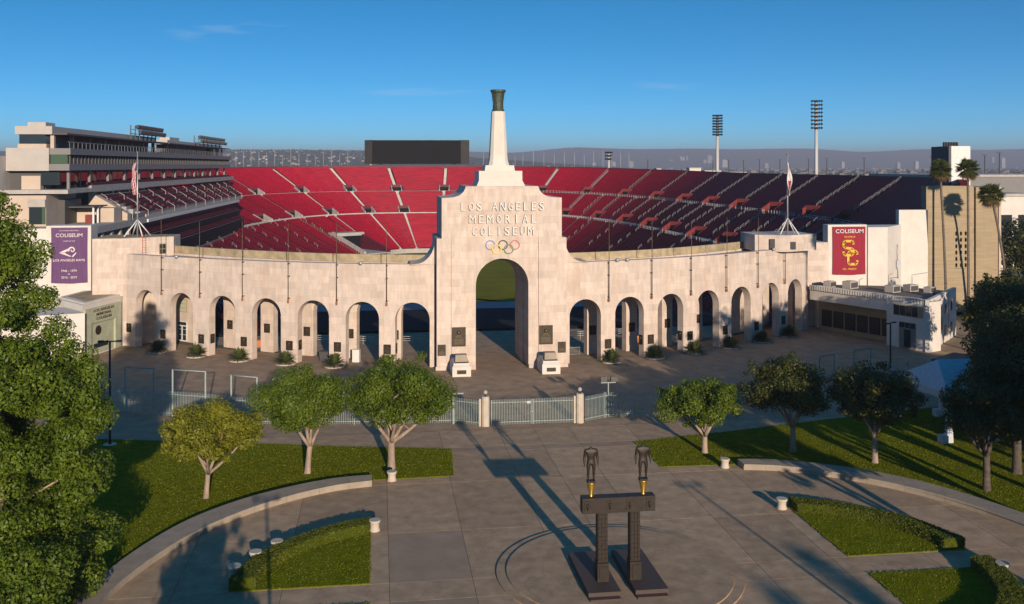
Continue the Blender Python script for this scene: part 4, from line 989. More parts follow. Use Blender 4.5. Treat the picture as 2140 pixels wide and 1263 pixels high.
# club level
SB('floor_slab', 'conc', -.03, 1.0, -11, 1.25, 20.2, 20.85)
SB('club_wall', 'maroon', .03, .985, -4.4, -3.8, 20.852, 24.098)
SB('club_end_wall', 'cream', -.006, .004, -7.6, -4.5, 20.852, 23.2)
SB('club_end_window', 'glass', -.004, .003, -4.49, -1.6, 21.6, 23.8)
SB('club_back', 'metal_dark', .01, .028, -10.8, -4.5, 20.852, 24.098)
for k in range(14): s = .01 + .073 * k; MB().line(at(s), at(s + .0035), -1.0, -.55, 20.852, 24.098).build('column', M['metal_grey'], suite)
for r_ in range(2):
    mb = MB()
    for k in range(60):
        s = .07 + .92 * k / 60; mb.line(at(s), at(s + .0148), .2 - .9 * r_, .5 - .9 * r_, 21.2 + .3 * r_, 21.6 + .3 * r_)
    o = mb.build('seat_row', M['seat_shaded'], suite); tag(o, kind='stuff')
for k in range(24): SB('club_glazing', 'glass', .035 + .039 * k, .071 + .039 * k, -3.78, -3.74, 21.0, 23.6)
for k in range(24): SB('glazing_post', 'metal_light', .0715 + .039 * k, .0735 + .039 * k, -3.79, -3.7, 20.86, 24.09)
SB('balcony_parapet', 'conc', .05, 1.0, .9, 1.24, 20.852, 21.35)
# sloping upper deck
NR = 8
for r_ in range(NR):
    z = 19.2 - .56 * r_; n0 = -.4 + .86 * r_
    SB('deck_step', 'conc', .09 + .010 * r_, .985 - .012 * r_, n0, n0 + .86, z - .9, z)
    mb = MB(); m_ = 12
    for k in range(m_):
        s0 = .09 + .010 * r_ + (.895 - .022 * r_) * k / m_; s1 = s0 + (.895 - .022 * r_) / m_ - .010
        mb.line(at(s0 + .006), at(s1 + .004), n0 + .12, n0 + .5, z + .25, z + .72)
    o = mb.build('seat_row', M['seat_shaded'], suite); tag(o, kind='stuff')
for k in range(12):
    s = .095 + .0725 * k; mb = MB(); a_ = at(s); 
    for j in (0, 1, 2):
        n0 = .2 + 2.3 * j; z = 19.0 - 1.5 * j; x = a_[0] + n0; mb.tube([(x, a_[1], z - .3), (x, a_[1], z + 1.1), (x + 1.7, a_[1], z), (x + 1.7, a_[1], z - 1.4)], .07, 5)
    mb.build('aisle_railing', M['rail'], suite)
mb = MB(); mb.line(at(.06), at(.085), -.5, 6.6, 14.8, 19.9); 
a0, a1 = at(.075), at(.09)
mb = MB(); mb.hexa([(a0[0] - .5, a0[1], 14.8), (a0[0] + 6.4, a0[1], 14.8), (a1[0] + 6.4, a1[1], 14.8), (a1[0] - .5, a1[1], 14.8)], [(a0[0] - .5, a0[1], 20.2), (a0[0] + 6.4, a0[1], 16.0), (a1[0] + 6.4, a1[1], 16.0), (a1[0] - .5, a1[1], 20.2)]); mb.build('deck_side_wall', M['cream'], suite)
# terrace and podium
SB('terrace_slab', 'conc', -.10, .86, -12, 6.6, 13.6, 14.78)
SB('terrace_nosing', 'white', .16, .85, 6.602, 6.9, 13.7, 14.3)
SB('podium_wall', 'cream', -.035, .06, -11.8, -2.0, 14.782, 19.948)
SB('podium_window', 'glass', -.037, -.0355, -4.6, -2.6, 15.2, 18.0)
SB('podium_window', 'green_glass', -.037, -.0355, -2.55, -2.05, 15.2, 18.0)
SB('podium_fascia', 'conc', -.038, -.0355, -4.8, -2.0, 18.05, 19.3)
SB('terrace_back', 'metal_dark', .0, .055, -1.99, -.8, 14.782, 19.0)
SB('terrace_back_wall', 'cream', .04, .07, -.79, 5.6, 14.782, 17.3)
SB('kiosk', 'red_wall', .028, .034, 1.2, 2.8, 14.782, 16.2)
SB('deck_parapet', 'metal_grey', .10, .85, 6.0, 6.25, 14.782, 15.7)
SB('terrace_canopy', 'metal_dark', .01, .06, -.7, 3.6, 17.6, 17.8)
for k in range(3): SB('column', 'white', .012 + .016 * k, .014 + .016 * k, 3.2, 3.5, 14.782, 17.6)
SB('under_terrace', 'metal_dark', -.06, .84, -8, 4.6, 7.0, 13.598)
for k in range(5): SB('podium_column', 'cream', -.055 + .035 * k, -.048 + .035 * k, 5.4, 6.3, 9.5, 13.598)
# two tiers of suite seats
for (s0, s1, n0, zt, zb, nm) in ((.13, .845, 4.61, 11.9, 10.6, 0), (.17, .835, 6.2, 9.4, 6.0, 1)):
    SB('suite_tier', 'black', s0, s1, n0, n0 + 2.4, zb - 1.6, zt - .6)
    SB('suite_fascia', 'metal_grey', s0, s1, n0 + 2.402, n0 + 2.5, zt - .62, zt - .5)
    for r_ in range(3):
        mb = MB(); m_ = 46
        for k in range(m_): s = s0 + (s1 - s0) * k / m_; mb.line(at(s), at(s + (s1 - s0) / m_ * .97), n0 + 1.85 - .75 * r_, n0 + 2.15 - .75 * r_, zt - .35 + .32 * r_, zt + .05 + .32 * r_)
        o = mb.build('seat_row', M['seat_shaded'], suite); tag(o, kind='stuff')
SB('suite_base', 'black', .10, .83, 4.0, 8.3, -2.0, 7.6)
SB('concourse', 'metal_grey', -.02, .90, 4.0, 8.9, 3.2, 5.6)
# block further left behind
SB('rear_block', 'stone_white', -.02, .3, -24, -10.4, 14.8, 26.6)
# ================================================================== FLANKING BUILDINGS
# right ticket building: facade from (49,19) to (57.7,1.1), side to (69.3,13.3)
rb_ = thing('ticket_building', 'low white flat-roofed building with brown shutters right of the arcade', 'building', (49.3, 19.4, 0))
O2 = Vector((49.3, 19.4)); F0, Fm, F1, S1 = Vector((0, 0)), Vector((5.2, -12.6)), Vector((8.4, -18.4)), Vector((20.0, -6.2))
fd = (F1 - F0).normalized(); fn = Vector((fd.y, -fd.x)) * -1     # outward normal of the facade points left/front
fn = Vector((-0.905, -0.425))
def fpt(s, out=0.0): p = F0 + fd * s - fn * out * -1; return (p.x, p.y)
sdv = (S1 - F1).normalized(); sn = Vector((sdv.y, -sdv.x)); FL = (F1 - F0).length; RL = (Fm - F0).length; H6 = 6.7
def fline(mb, s0, s1, o0, o1, z0, z1):
    a = F0 + fd * s0; b_ = F0 + fd * s1
    mb.hexa([(*(a + fn * o1), z0), (*(b_ + fn * o1), z0), (*(b_ + fn * o0), z0), (*(a + fn * o0), z0)], [(*(a + fn * o1), z1), (*(b_ + fn * o1), z1), (*(b_ + fn * o0), z1), (*(a + fn * o0), z1)]); return mb
fline(MB(), 0, RL, -0.2, -2.6, 4.75, H6).build('fascia', M['stone_white'], rb_)
fline(MB(), 0, RL, -2.2, -2.6, 0, 4.748).build('recess_wall', M['tan'], rb_)
fline(MB(), RL + .003, FL, 0, -2.6, 0, H6).build('entrance_block', M['stone_white'], rb_)
for k in range(6):
    s0 = .7 + 2.12 * k
    d_ = fline(MB(), s0, s0 + 1.75, -2.08, -2.198, .75, 3.2).build('shutter', M['door'], rb_)
    for j in range(6): fline(MB(), s0, s0 + 1.75, -2.05, -2.078, .8 + .4 * j, 1.12 + .4 * j).build('slat', M['door'], d_)
MB().prism([(F0 - fn * 2.6), (F1 + sdv * 2.7 - sn * .25), (S1 - sn * .25), (S1.x - 5, S1.y + 8), (3, 5.5)][::1], 0, H6 - .45).build('main_block', M['stone_white'], rb_)
def sline(mb, s0, s1, o0, o1, z0, z1):
    a = F1 + sdv * s0; b_ = F1 + sdv * s1
    mb.hexa([(*(a + sn * o1), z0), (*(b_ + sn * o1), z0), (*(b_ + sn * o0), z0), (*(a + sn * o0), z0)], [(*(a + sn * o1), z1), (*(b_ + sn * o1), z1), (*(b_ + sn * o0), z1), (*(a + sn * o0), z1)]); return mb
SL = (S1 - F1).length
sline(MB(), 0.02, SL, 0, -.5, 0, H6 + .3).build('side_wall', M['stone_white'], rb_)
fline(MB(), 0, FL, .0, -.18, H6 + .002, H6 + .55).build('parapet', M['stone_white'], rb_) if False else None
for k in range(46):      # little dentil slats along the roof edge
    s0 = .1 + FL * k / 46.4; fline(MB(), s0, s0 + .26, .06, -.18, H6 - .42, H6 + .28).build('parapet_slat', M['stone_white'], rb_)
fline(MB(), 0, FL, -.185, -.42, H6 + .003, H6 + .2).build('parapet_back', M['roofing'], rb_)
MB().prism([(F0 - fn * .45), (F1 - fn * .5), (S1.x - .4, S1.y), (S1.x - 5, S1.y + 7), (3, 5)], H6 - .448, H6 - .3).build('roof_surface', M['roofing'], rb_)
e = fline(MB(), RL + 1.1, FL - .9, .05, .003, 4.4, 5.9).build('window', M['tan'], rb_)
for k in range(4): fline(MB(), RL + 1.2 + .95 * k, RL + 2.0 + .95 * k, .09, .053, 4.5, 5.8).build('pane', M['glass'], e)
e = fline(MB(), RL + 2.0, RL + 4.6, .05, .003, 0, 3.6).build('door', M['metal_grey'], rb_)
fline(MB(), RL + 2.8, RL + 3.8, .09, .053, .2, 2.6).build('pane', M['glass'], e)
for k in range(3): fline(MB(), RL + 2.1 + .85 * k, RL + 2.8 + .85 * k, .09, .053, 2.85, 3.5).build('pane', M['glass'], e)
for s0, z0, z1 in ((6.0, 4.0, 5.4), (9.2, 4.0, 5.4), (13.0, 4.0, 5.4), (9.2, .9, 2.4), (13.0, .9, 2.4), (2.4, .8, 2.3)):
    w_ = sline(MB(), s0, s0 + .95, .05, .003, z0, z1).build('window', M['tan'], rb_); sline(MB(), s0 + .1, s0 + .85, .08, .053, z0 + .1, z1 - .1).build('pane', M['glass'], w_)
sg = sline(MB(), 4.2, 7.4, .10, .003, 2.15, 3.75).build('wall_sign', M['crimson'], rb_)
az = math.atan2(sdv.y, sdv.x)
for k, (tx, w, h) in enumerate((('USC', .9, .32), ('ATHLETICS', 1.7, .2))):
    p = F1 + sdv * (4.5) + sn * .103
    inst('lettering', text_mesh(tx, w, h, .01, M['banner_gold'], 'lettering'), sg, (p.x, p.y, 3.1 - .5 * k), az)
sline(MB(), 11.4, 11.55, .16, .003, 0, H6).build('downpipe', M['stone_white'], rb_)
acm = MB(); acm.box(-.9, .9, -.7, .7, .12, 1.15); acm.mat(1); acm.box(-.75, .75, -.72, -.701, .25, 1.0); acm.mat(0); acm.lathe([(.45, 1.151), (.45, 1.22)], 0, 0, 12); acmesh = acm.mesh('air_conditioner', [M['metal_light'], M['metal_dark']])
for k, (x, y, a, sc) in enumerate(((53.0, 20.2, .5, .85), (55.2, 18.0, .45, 1.05), (59.2, 13.0, .45, 1.0), (62.4, 13.6, .3, .95), (64.4, 12.0, .5, .8))):
    o = inst('air_conditioner', acmesh, None, (x, y, H6 - .3), a, (sc, sc, sc)); tag(o, ['boxy air conditioner on the white building roof, first from the arcade', 'boxy air conditioner on the white building roof under the crimson banner', 'boxy air conditioner in the middle of the white building roof', 'boxy air conditioner on the white building roof by the tall white wall', 'small air conditioner nearest the right end of the white building roof'][k], 'air conditioner', 'roof air conditioners')
pp = MB(); pp.tube([(60.5, 16.5, H6 - .28), (60.5, 16.5, 8.6), (61.1, 16.5, 8.8)], .05, 6); pp.tube([(62, 17, H6 + .1), (66, 19.5, H6 + .1), (66, 19.5, 8.2), (70, 22, 8.2)], .05, 6); o = pp.build('roof_pipework', M['steel']); tag(o, 'thin grey pipes running over the white building roof', 'pipes')

# right end walls of the stadium
we = thing('banner_wall', 'white stepped wall block behind the low building, carrying the crimson banner', 'wall', (58, 24, 0))
MB().box(-9.5, -3.6, -.5, 6, 0, 13.0).build('wall_panel', M['stone'], we)
MB().box(-3.58, 2.85, -.25, 1.5, 0, 15.7).build('wall_panel', M['stone_white'], we)
MB().box(2.853, 3.2, .6, 6, 0, 15.2).build('wall_panel', M['stone_white'], we)
MB().prism([(3.203, 0), (6.5, 0), (12.2, 6), (3.203, 6)], 0, 15.25).build('wall_panel', M['stone_white'], we)
MB().box(11.8, 16.9, 6.003, 7.0, 0, 17.65).build('wall_panel', M['stone_white'], we)
mb = MB(); mb.tube([(10.6, 4.2, 6.6), (10.4, 4.0, 8.5), (10.2, 3.6, 10.5), (10.2, 3.6, 12.2)], .07, 6); mb.box(9.9, 10.5, 3.3, 3.85, 8.3, 9.6); mb.build('conduit', M['steel'], we)
fs = thing('flag_block', 'low beige roof block beneath the right flagpole on the arcade', 'roof block', (44.6, 17.2, 12.4))
MB().prism([(-5.2, -1.2), (-1.0, -3.2), (4.6, -.5), (4.0, 6), (-5.0, 5)], .05, 2.45).build('block', M['stone'], fs)
MB().box(-3.4, -2.2, -2.42, -2.3, .35, 1.9).build('door', M['door'], fs, (0, 0, 0), .0); MB().box(-1.0, .3, -3.0, -2.9, .4, 1.5).build('hatch', M['door'], fs)
fsl = thing('flag_block', 'pinkish roof block with red ladder beneath the left flagpole', 'roof block', (-49, 24, 12.2))
MB().prism([(-5.15, -3.5), (-1.2, -3.3), (5.0, -.2), (5.0, 4.5), (-5.15, 4.5)], -12.2, 2.65).build('block', M['stone'], fsl)
MB().prism([(-4.9, -3.2), (-1.3, -3.0), (4.7, 0), (4.7, 4.2), (-4.9, 4.2)], 2.652, 2.70).build('roof_surface', M['deck'], fsl)
wdw = MB().box(0, .95, -.05, 0, .25, 1.75).build('window', M['tan'], fsl, (3.2, -1.15, 0), .48)
for k in range(2):
    for j in range(2): MB().box(.08 + .42 * k, .44 + .42 * k, -.08, -.052, .33 + .7 * j, .95 + .7 * j).build('pane', M['glass'], wdw)
mb = MB()
for x in (-.22, .22): mb.tube([(x, 0, 0), (x, 0, 3.2), (x, .5, 3.2)], .04, 5)
for k in range(9): mb.tube([(-.22, 0, .3 + .33 * k), (.22, 0, .3 + .33 * k)], .025, 5)
o = mb.build('ladder', M['ladder_red'], None, (-47.6, 21.9, 12.2), .45); tag(o, 'red metal ladder against the roof block below the left flag', 'ladder')

ew = thing('stand_end_wall', 'tall beige board-marked concrete wall closing the right stand, with pierced panel', 'wall', (84, 34, 0))
# solid wall with an opening for the pierced panel (panel at x -1.85..0.65, z 7.4..13.9)
for a in ((-7.0, -1.9, 0, 21.5), (.7, 1.55, 0, 21.45), (-1.898, .698, 0, 7.38), (-1.898, .698, 13.9, 21.48)): MB().box(a[0], a[1], 0, 1.6, a[2], a[3]).build('wall_panel', M['beige'], ew)
MB().box(1.553, 2.1, .5, 8, 0, 21.3).build('recess_strip', M['deck'], ew)
MB().box(2.103, 6.2, 0, 8, 0, 21.25).build('wall_panel', M['beige'], ew); MB().box(6.203, 6.6, -.25, 8, 0, 21.3).build('corner_fin', M['cream'], ew)
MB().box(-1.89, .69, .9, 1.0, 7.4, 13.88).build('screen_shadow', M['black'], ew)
br = MB(); nsd = 18      # one pierced block: square frame round a long hexagonal hole
w2, h2 = .43, .54
hexp = [(.0, .40), (.19, .24), (.19, -.24), (.0, -.40), (-.19, -.24), (-.19, .24)]; sq = [(0, h2), (w2, h2), (w2, -h2), (0, -h2), (-w2, -h2), (-w2, h2)]
for i in range(6):
    j = (i + 1) % 6; A, B, c, d = hexp[i], hexp[j], sq[j], sq[i]
    br.poly([(A[0], 0, A[1]), (d[0], 0, d[1]), (c[0], 0, c[1]), (B[0], 0, B[1])][::-1]); br.poly([(A[0], 0, A[1]), (A[0], .6, A[1]), (B[0], .6, B[1]), (B[0], 0, B[1])][::-1])
brm = br.mesh('pierced_block', M['beige'])
for r_ in range(6):
    for c_ in range(3): inst('pierced_block', brm, ew, (-1.46 + .86 * c_, .08, 7.95 + 1.08 * r_))
et = thing('lift_tower', 'white and black lift tower rising above the right stand corner', 'tower', (87, 40, 0))
MB().box(-.4, 3.4, 2.2, 6, 21.4, 28.45).build('white_face', M['white'], et); MB().box(-.9, -.402, 2.0, 7.6, 21.4, 28.4).build('dark_face', M['metal_dark'], et)
MB().box(-.35, 3.3, 6.003, 7.5, 21.4, 28.2).build('shaft', M['metal_dark'], et)
for k in range(6): MB().box(-.6 + .5 * k, -.3 + .5 * k, 4, 4.4, 28.452, 29.2).build('antenna', M['iron'], et)

# left banner wall and ticket building
wl_ = thing('banner_wall', 'pale wall panel behind the left tree, carrying the purple banner', 'wall', (-58.7, 26, 0))
MB().box(-3.1, 2.95, -.3, 3, 0, 16.4).build('wall_panel', M['stone_white'], wl_)
MB().box(-16, -3.15, .0, 3, 0, 16.0).build('wall_panel', M['stone_white'], wl_); MB().box(-3.148, -3.102, -.1, 2, 0, 16.1).build('joint_strip', M['deck'], wl_)
lb = thing('gate_building', 'low white ticket building with sage green panel and lettering, left of the arcade', 'building', (-50.3, 19.9, 0))
G0, Gm, G1 = Vector((0, 0)), Vector((-2.6, -8.0)), Vector((-9.0, -6.0))
gd = (Gm - G0).normalized(); gn = Vector((-gd.y, gd.x)) * 1; gn = Vector((0.951, -0.309))
MB().prism([(0.0, 0), (0.6, 3.2), (-6.5, 6.5), (-8.0, -1.0), (-2.6, -8.0)][::1], 0, 6.9).build('main_block', M['stone_white'], lb)
def gline(mb, s0, s1, o0, o1, z0, z1):
    a = G0 + gd * s0; b_ = G0 + gd * s1
    mb.hexa([(*(b_ + gn * o1), z0), (*(a + gn * o1), z0), (*(a + gn * o0), z0), (*(b_ + gn * o0), z0)], [(*(b_ + gn * o1), z1), (*(a + gn * o1), z1), (*(a + gn * o0), z1), (*(b_ + gn * o0), z1)]); return mb
for a in ((.3, 1.6, .2, 6.3), (7.0, 8.3, .2, 6.3), (1.603, 6.997, 4.3, 6.3)): gline(MB(), a[0], a[1], .30, .003, a[2], a[3]).build('panel_frame', M['sage'], lb)
gline(MB(), 1.61, 6.99, .05, .003, .2, 4.29).build('panel_field', M['sage'], lb)
azg = math.atan2(-gd.y, -gd.x)
for k, (tx, w) in enumerate((('LOS ANGELES', 4.6), ('MEMORIAL', 3.4), ('COLISEUM', 3.4))):
    p = G0 + gd * (4.3 + w / 2) + gn * .305
    inst('lettering', text_mesh(tx, w, .36, .05, M['sign_dark'], 'lettering', .01), lb, (p.x, p.y, 5.75 - .55 * k), azg)
mb = MB(); p = G0 + gd * 5.2 + gn * .06
dm_ = MB(); 
for k in range(20):
    a0, a1 = 2 * math.pi * k / 20, 2 * math.pi * (k + 1) / 20; dm_.poly([(0, -.06, 0), (.62 * math.cos(a0), -.06, .62 * math.sin(a0)), (.62 * math.cos(a1), -.06, .62 * math.sin(a1))]); dm_.poly([(.62 * math.cos(a0), -.06, .62 * math.sin(a0)), (.62 * math.cos(a0), 0, .62 * math.sin(a0)), (.62 * math.cos(a1), 0, .62 * math.sin(a1)), (.62 * math.cos(a1), -.06, .62 * math.sin(a1))])
dm_.build('medallion', M['plaque'], lb, (p.x, p.y, 3.2), azg)
gline(MB(), 3.0, 6.2, .09, .053, .9, 1.5).build('ticket_window', M['glass'], lb)
MB().prism([(-2.9, -8.2), (-2.0, -9.3), (-9.5, -11.5), (-11.5, -3), (-4.6, -3.5)][::-1], 0, 6.1).build('side_block', M['stone_white'], lb)
MB().prism([(-.3, .3), (.2, 2.9), (-6.2, 6.2), (-7.6, -.9), (-2.6, -7.4)], 6.902, 7.15).build('roof_kerb', M['stone_white'], lb)
MB().prism([(-1.0, .5), (-.7, 2.4), (-5.6, 5.2), (-6.7, -.7), (-2.7, -6.2)], 7.152, 7.18).build('roof_surface', M['deck'], lb)
# banners: hung cloth with print
def cloth(w, h, mat, seed):
    mb = MB(); mb.sm = True; nx, nz = 26, 18; r = random.Random(seed)
    for j in range(nz + 1):
        for i in range(nx + 1):
            u, v = i / nx, j / nz
            sag = 0.05 * math.sin(math.pi * u) * (1 - v) ; x = (u - .5) * w * (1 - .015 * math.sin(math.pi * v)); z = v * h - .10 * math.sin(math.pi * u) * (1 - v) * 1.2
            y = -0.10 - .06 * math.sin(2.1 + 9 * u + 5 * (1 - v) * (u - .4)) * (0.4 + .6 * (1 - v)) * math.sin(math.pi * u) ** .5 if 0 < i < nx else -0.08
            mb.v.append((x, y, z))
    for j in range(nz):
        for i in range(nx): a = j * (nx + 1) + i; mb.face((a, a + 1, a + nx + 2, a + nx + 1))
    return mb
def poly_part(name, outline, mat, parent, loc, d=.02, rz=0):
    mb = MB(); mb.prism_y(outline, -d, 0); return mb.build(name, mat, parent, loc, rz)
bl = thing('hanging_banner', 'purple cloth banner with white lettering and horn emblem on the left wall', 'banner', (-58.65, 25.66, 8.3))
cloth(4.95, 7.85, None, 3).build('cloth', M['purple'], bl)
YB = -.235
for tx, w, h, z in (('LOS ANGELES MEMORIAL', 2.7, .14, 7.35), ('COLISEUM', 3.6, .52, 6.5), ('HOME OF THE', 1.6, .16, 5.85), ('LOS ANGELES RAMS', 4.3, .34, 3.05), ('1946 - 1979', 2.1, .33, 1.55), ('&', .25, .22, 1.15), ('2016 - 2019', 2.1, .33, .62)):
    inst('lettering', text_mesh(tx, w, h, .015, M['banner_white'], 'lettering', .01), bl, (-w / 2, YB, z))
def ring_strip(cx, cz, pts_in, pts_out): return None
horn = []; inn_ = []
for k in range(25):      # spiral horn as a tapered strip
    a = math.radians(200 - 17.5 * k); r_ = .62 - .014 * k; w_ = .24 - .006 * k; r_ *= (1 - k / 60)
    horn.append((.42 + (r_) * math.cos(a), 4.65 + r_ * math.sin(a))); inn_.append((.42 + (r_ - w_) * math.cos(a), 4.65 + (r_ - w_) * math.sin(a)))
mb = MB()
for (a, b_), (c, d) in zip(zip(horn, inn_), zip(horn[1:], inn_[1:])): mb.poly([(a[0], -.015, a[1]), (b_[0], -.015, b_[1]), (d[0], -.015, d[1]), (c[0], -.015, c[1])][::-1])
mb.poly([(-1.35, -.015, 4.30), (-.15, -.015, 4.88), (-.15, -.015, 4.55), (-.6, -.015, 4.30)][::-1]); mb.poly([(-1.35, -.015, 4.26), (-.55, -.015, 4.24), (.35, -.015, 3.75), (.1, -.015, 3.72)][::-1]); mb.poly([(.35, -.015, 3.75), (.95, -.015, 4.35), (1.0, -.015, 4.2), (.55, -.015, 3.66)])
mb.build('emblem', M['banner_white'], bl, (0, YB, 0))
bc = thing('hanging_banner', 'crimson cloth banner with gold interlocked letters on the white right wall', 'banner', (57.85, 23.7, 7.95))
cloth(5.5, 7.45, None, 9).build('cloth', M['crimson'], bc)
for tx, w, h, z, mt in (('COLISEUM', 4.6, .62, 6.45, 'banner_white'), ('THE HOME OF', 1.9, .28, 5.72, 'banner_gold'), ('1923 - PRESENT', 2.3, .28, .70, 'banner_gold')):
    inst('lettering', text_mesh(tx, w, h, .015, M[mt], 'lettering', .012), bc, (-w / 2, YB, z))
# interlocked S and C from block strokes
def stroke(mb, pts, w, y):
    for (x0, z0), (x1, z1) in zip(pts, pts[1:]):
        d = Vector((x1 - x0, z1 - z0)); L_ = d.length; d /= L_; n_ = Vector((-d.y, d.x)) * w / 2; e = d * (w * .20)
        q = [Vector((x0, z0)) - e - n_, Vector((x1, z1)) + e - n_, Vector((x1, z1)) + e + n_, Vector((x0, z0)) - e + n_]
        mb.poly([(p.x, y, p.y) for p in q])
mb = MB(); stroke(mb, [(.62, 4.75), (.62, 4.95), (.38, 5.2), (-.72, 5.2), (-.98, 4.95), (-.98, 4.42), (-.72, 4.16), (.42, 4.0), (.62, 3.78), (.62, 3.3), (.38, 3.02), (-.75, 3.02), (-.98, 3.28), (-.98, 3.5)], .38, -.012)
mb.build('monogram_letter', M['banner_gold'], bc, (0, YB, 0))
mb = MB(); stroke(mb, [(1.25, 3.15), (1.25, 3.35), (1.0, 3.62), (.05, 3.62), (-.22, 3.35), (-.22, 1.85), (.05, 1.58), (1.0, 1.58), (1.25, 1.85), (1.25, 2.1)], .38, -.022)
mb.build('monogram_letter', M['banner_gold'], bc, (0, YB, 0))

# flagpoles with limp flags
def flagpole(name, loc, h, label, flaglab, kind, seed):
    t = thing(name, label, 'flagpole', loc); mb = MB(); mb.tube([(0, 0, 0), (0, 0, h)], [.13, .07], 8); mb.build('pole', M['steel'], t)
    MB().lathe([(.02, h), (.14, h + .1), (.14, h + .2), (.02, h + .3)], seg=8).build('finial', M['gold'], t)
    for k in range(4):
        a = .6 + math.pi / 2 * k; mb = MB(); mb.tube([(0, 0, 2.4), (1.9 * math.cos(a), 1.9 * math.sin(a), .05)], .09, 6); mb.build('stay', M['white'], t)
    f = thing('flag', flaglab, 'flag', (loc[0], loc[1], loc[2] + h - 1.0))
    nz, nx = 30, 14; r = random.Random(seed); bands = {}
    L_ = 4.9
    for part in ('flag_red', 'flag_white', 'flag_blue'): bands[part] = MB(); bands[part].sm = True
    def pt(i, j):
        v = j / nz; u = i / nx; w = .25 + .75 * math.sin(math.pi * min(1, v * 1.1) * .75 + .2); drop = .5 * u * (1 - v)
        return (-.10 + (-.75 * w * u * (1 if kind == 'stripes' else -1)) + .09 * math.sin(9 * v + 4 * u), -.12 - .22 * math.sin(u * 9 + 2.0 * v) * (.3 + v), -v * L_ - drop)
    for j in range(nz):
        for i in range(nx):
            if kind == 'stripes':
                m_ = 'flag_blue' if (j < 9 and i < 5) else ('flag_red' if ((i * 1.15 + j * .42) // 1.9) % 2 == 0 else 'flag_white')
            else: m_ = 'flag_red' if (j > 15 and (i + j * .35) % 14 > 9.0) else 'flag_white'
            bands[m_].poly([pt(i, j), pt(i + 1, j), pt(i + 1, j + 1), pt(i, j + 1)])
    for k_, mb in bands.items():
        if mb.v: mb.build('cloth', M[k_], f)
flagpole('flagpole', (-48.9, 23.6, 14.9), 11.8, 'steel flagpole with white splayed stays on the left roof block', 'limp red and white striped flag on the left flagpole', 'stripes', 1)
flagpole('flagpole', (44.5, 16.2, 14.85), 11.6, 'steel flagpole with white splayed stays on the right roof block', 'limp white flag with a red edge on the right flagpole', 'white', 2)

# ================================================================== SCOREBOARD AND LIGHT TOWERS
sb = thing('scoreboard', 'wide dark scoreboard box standing on legs behind the far rim', 'scoreboard', (1.5, 312, 0))
rz = -.136
MB().box(-19.5, 19.6, -.3, 3.2, 25.6, 36.1).build('screen_panel', M['screen'], sb, (0, 0, 0), rz)
MB().hexa([(-23.2, 2, 25.5), (-19.52, -.2, 25.5), (-19.52, 3, 25.5), (-23.2, 3.5, 25.5)], [(-23.2, 2, 36.2), (-19.52, -.2, 36.2), (-19.52, 3, 36.2), (-23.2, 3.5, 36.2)]).build('side_panel', M['screen_side'], sb, (0, 0, 0), rz)
MB().hexa([(19.62, -.2, 25.5), (23.2, 2, 25.5), (23.2, 3.5, 25.5), (19.62, 3, 25.5)], [(19.62, -.2, 36.2), (23.2, 2, 36.2), (23.2, 3.5, 36.2), (19.62, 3, 36.2)]).build('side_panel', M['screen_side'], sb, (0, 0, 0), rz)
for x in (-16, 16.6): MB().box(x - .6, x + .6, 1, 2.4, 0, 25.58).build('leg', M['metal_dark'], sb, (0, 0, 0), rz)
def light_tower(loc, ztop, zhead, nrow, ncol, w, label):
    t = thing('floodlight_tower', label, 'light tower', loc); mb = MB(); mb.tube([(0, 0, 0), (0, 0, ztop)], [.75, .45], 10); mb.build('pole', M['rail'], t)
    lm = MB(); lm.lathe([(.10, .0), (.29, .14), (.37, .5), (.33, .52)], seg=8); lme = lm.mesh('lamp', M['iron'])
    for r_ in range(nrow):
        z = zhead + (ztop - zhead) * r_ / (nrow - 1); row = MB().box(-w / 2, w / 2, -.55, -.4, z - .07, z + .07).build('crossarm', M['metal_dark'], t, (0, 0, 0), -.3)
        for k in range(ncol): inst('lamp', lme, row, (-w / 2 + w * (k + .5) / ncol, -.9, z + .1), 0, None, (math.radians(112), 0, 0))
    mb = MB()
    for x in (-w * .42, w * .42): mb.box(x - .06, x + .06, -.35, -.25, zhead - .3, ztop + .2)
    mb.build('ladder_frame', M['metal_dark'], t, (0, 0, 0), -.3)
light_tower((105, 215, 0), 42.8, 36.0, 8, 6, 3.6, 'tall floodlight tower behind the right rim, nearer the scoreboard')
light_tower((124, 176, 0), 45.6, 37.0, 8, 5, 3.7, 'tallest floodlight tower, behind the right rim furthest from the scoreboard')
light_tower((83.5, 291, 0), 30.6, 27.8, 3, 6, 3.3, 'short three-row floodlight mast behind the rim right of the torch')
# ================================================================== FENCE AND GATES
FH = 2.45
pk = MB(); pk.box(-.02, .02, -.02, .02, .05, FH); pk.frustum(-.02, .02, -.02, .02, FH, -.004, .004, -.004, .004, FH + .06); pkm = pk.mesh('picket', M['fence'])
def fence_run(t, pts, spacing, posts=True):
    ox, oy = t.location.x, t.location.y
    for (x0, y0), (x1, y1) in zip(pts, pts[1:]):
        L_ = math.hypot(x1 - x0, y1 - y0); a = math.atan2(y1 - y0, x1 - x0); n_ = max(2, int(L_ / spacing))
        for z in (.28, FH - .30):
            mb = MB(); mb.box(0.05, L_ - .05, -.03, .03, z, z + .06); mb.build('rail', M['fence'], t, (x0 - ox, y0 - oy, 0), a)
        for k in range(1, n_): inst('picket', pkm, t, (x0 + (x1 - x0) * k / n_ - ox, y0 + (y1 - y0) * k / n_ - oy, 0), a)
        if posts: MB().box(-.05, .05, -.05, .05, 0, FH + .1).build('post', M['fence'], t, (x1 - ox, y1 - oy, 0), a)
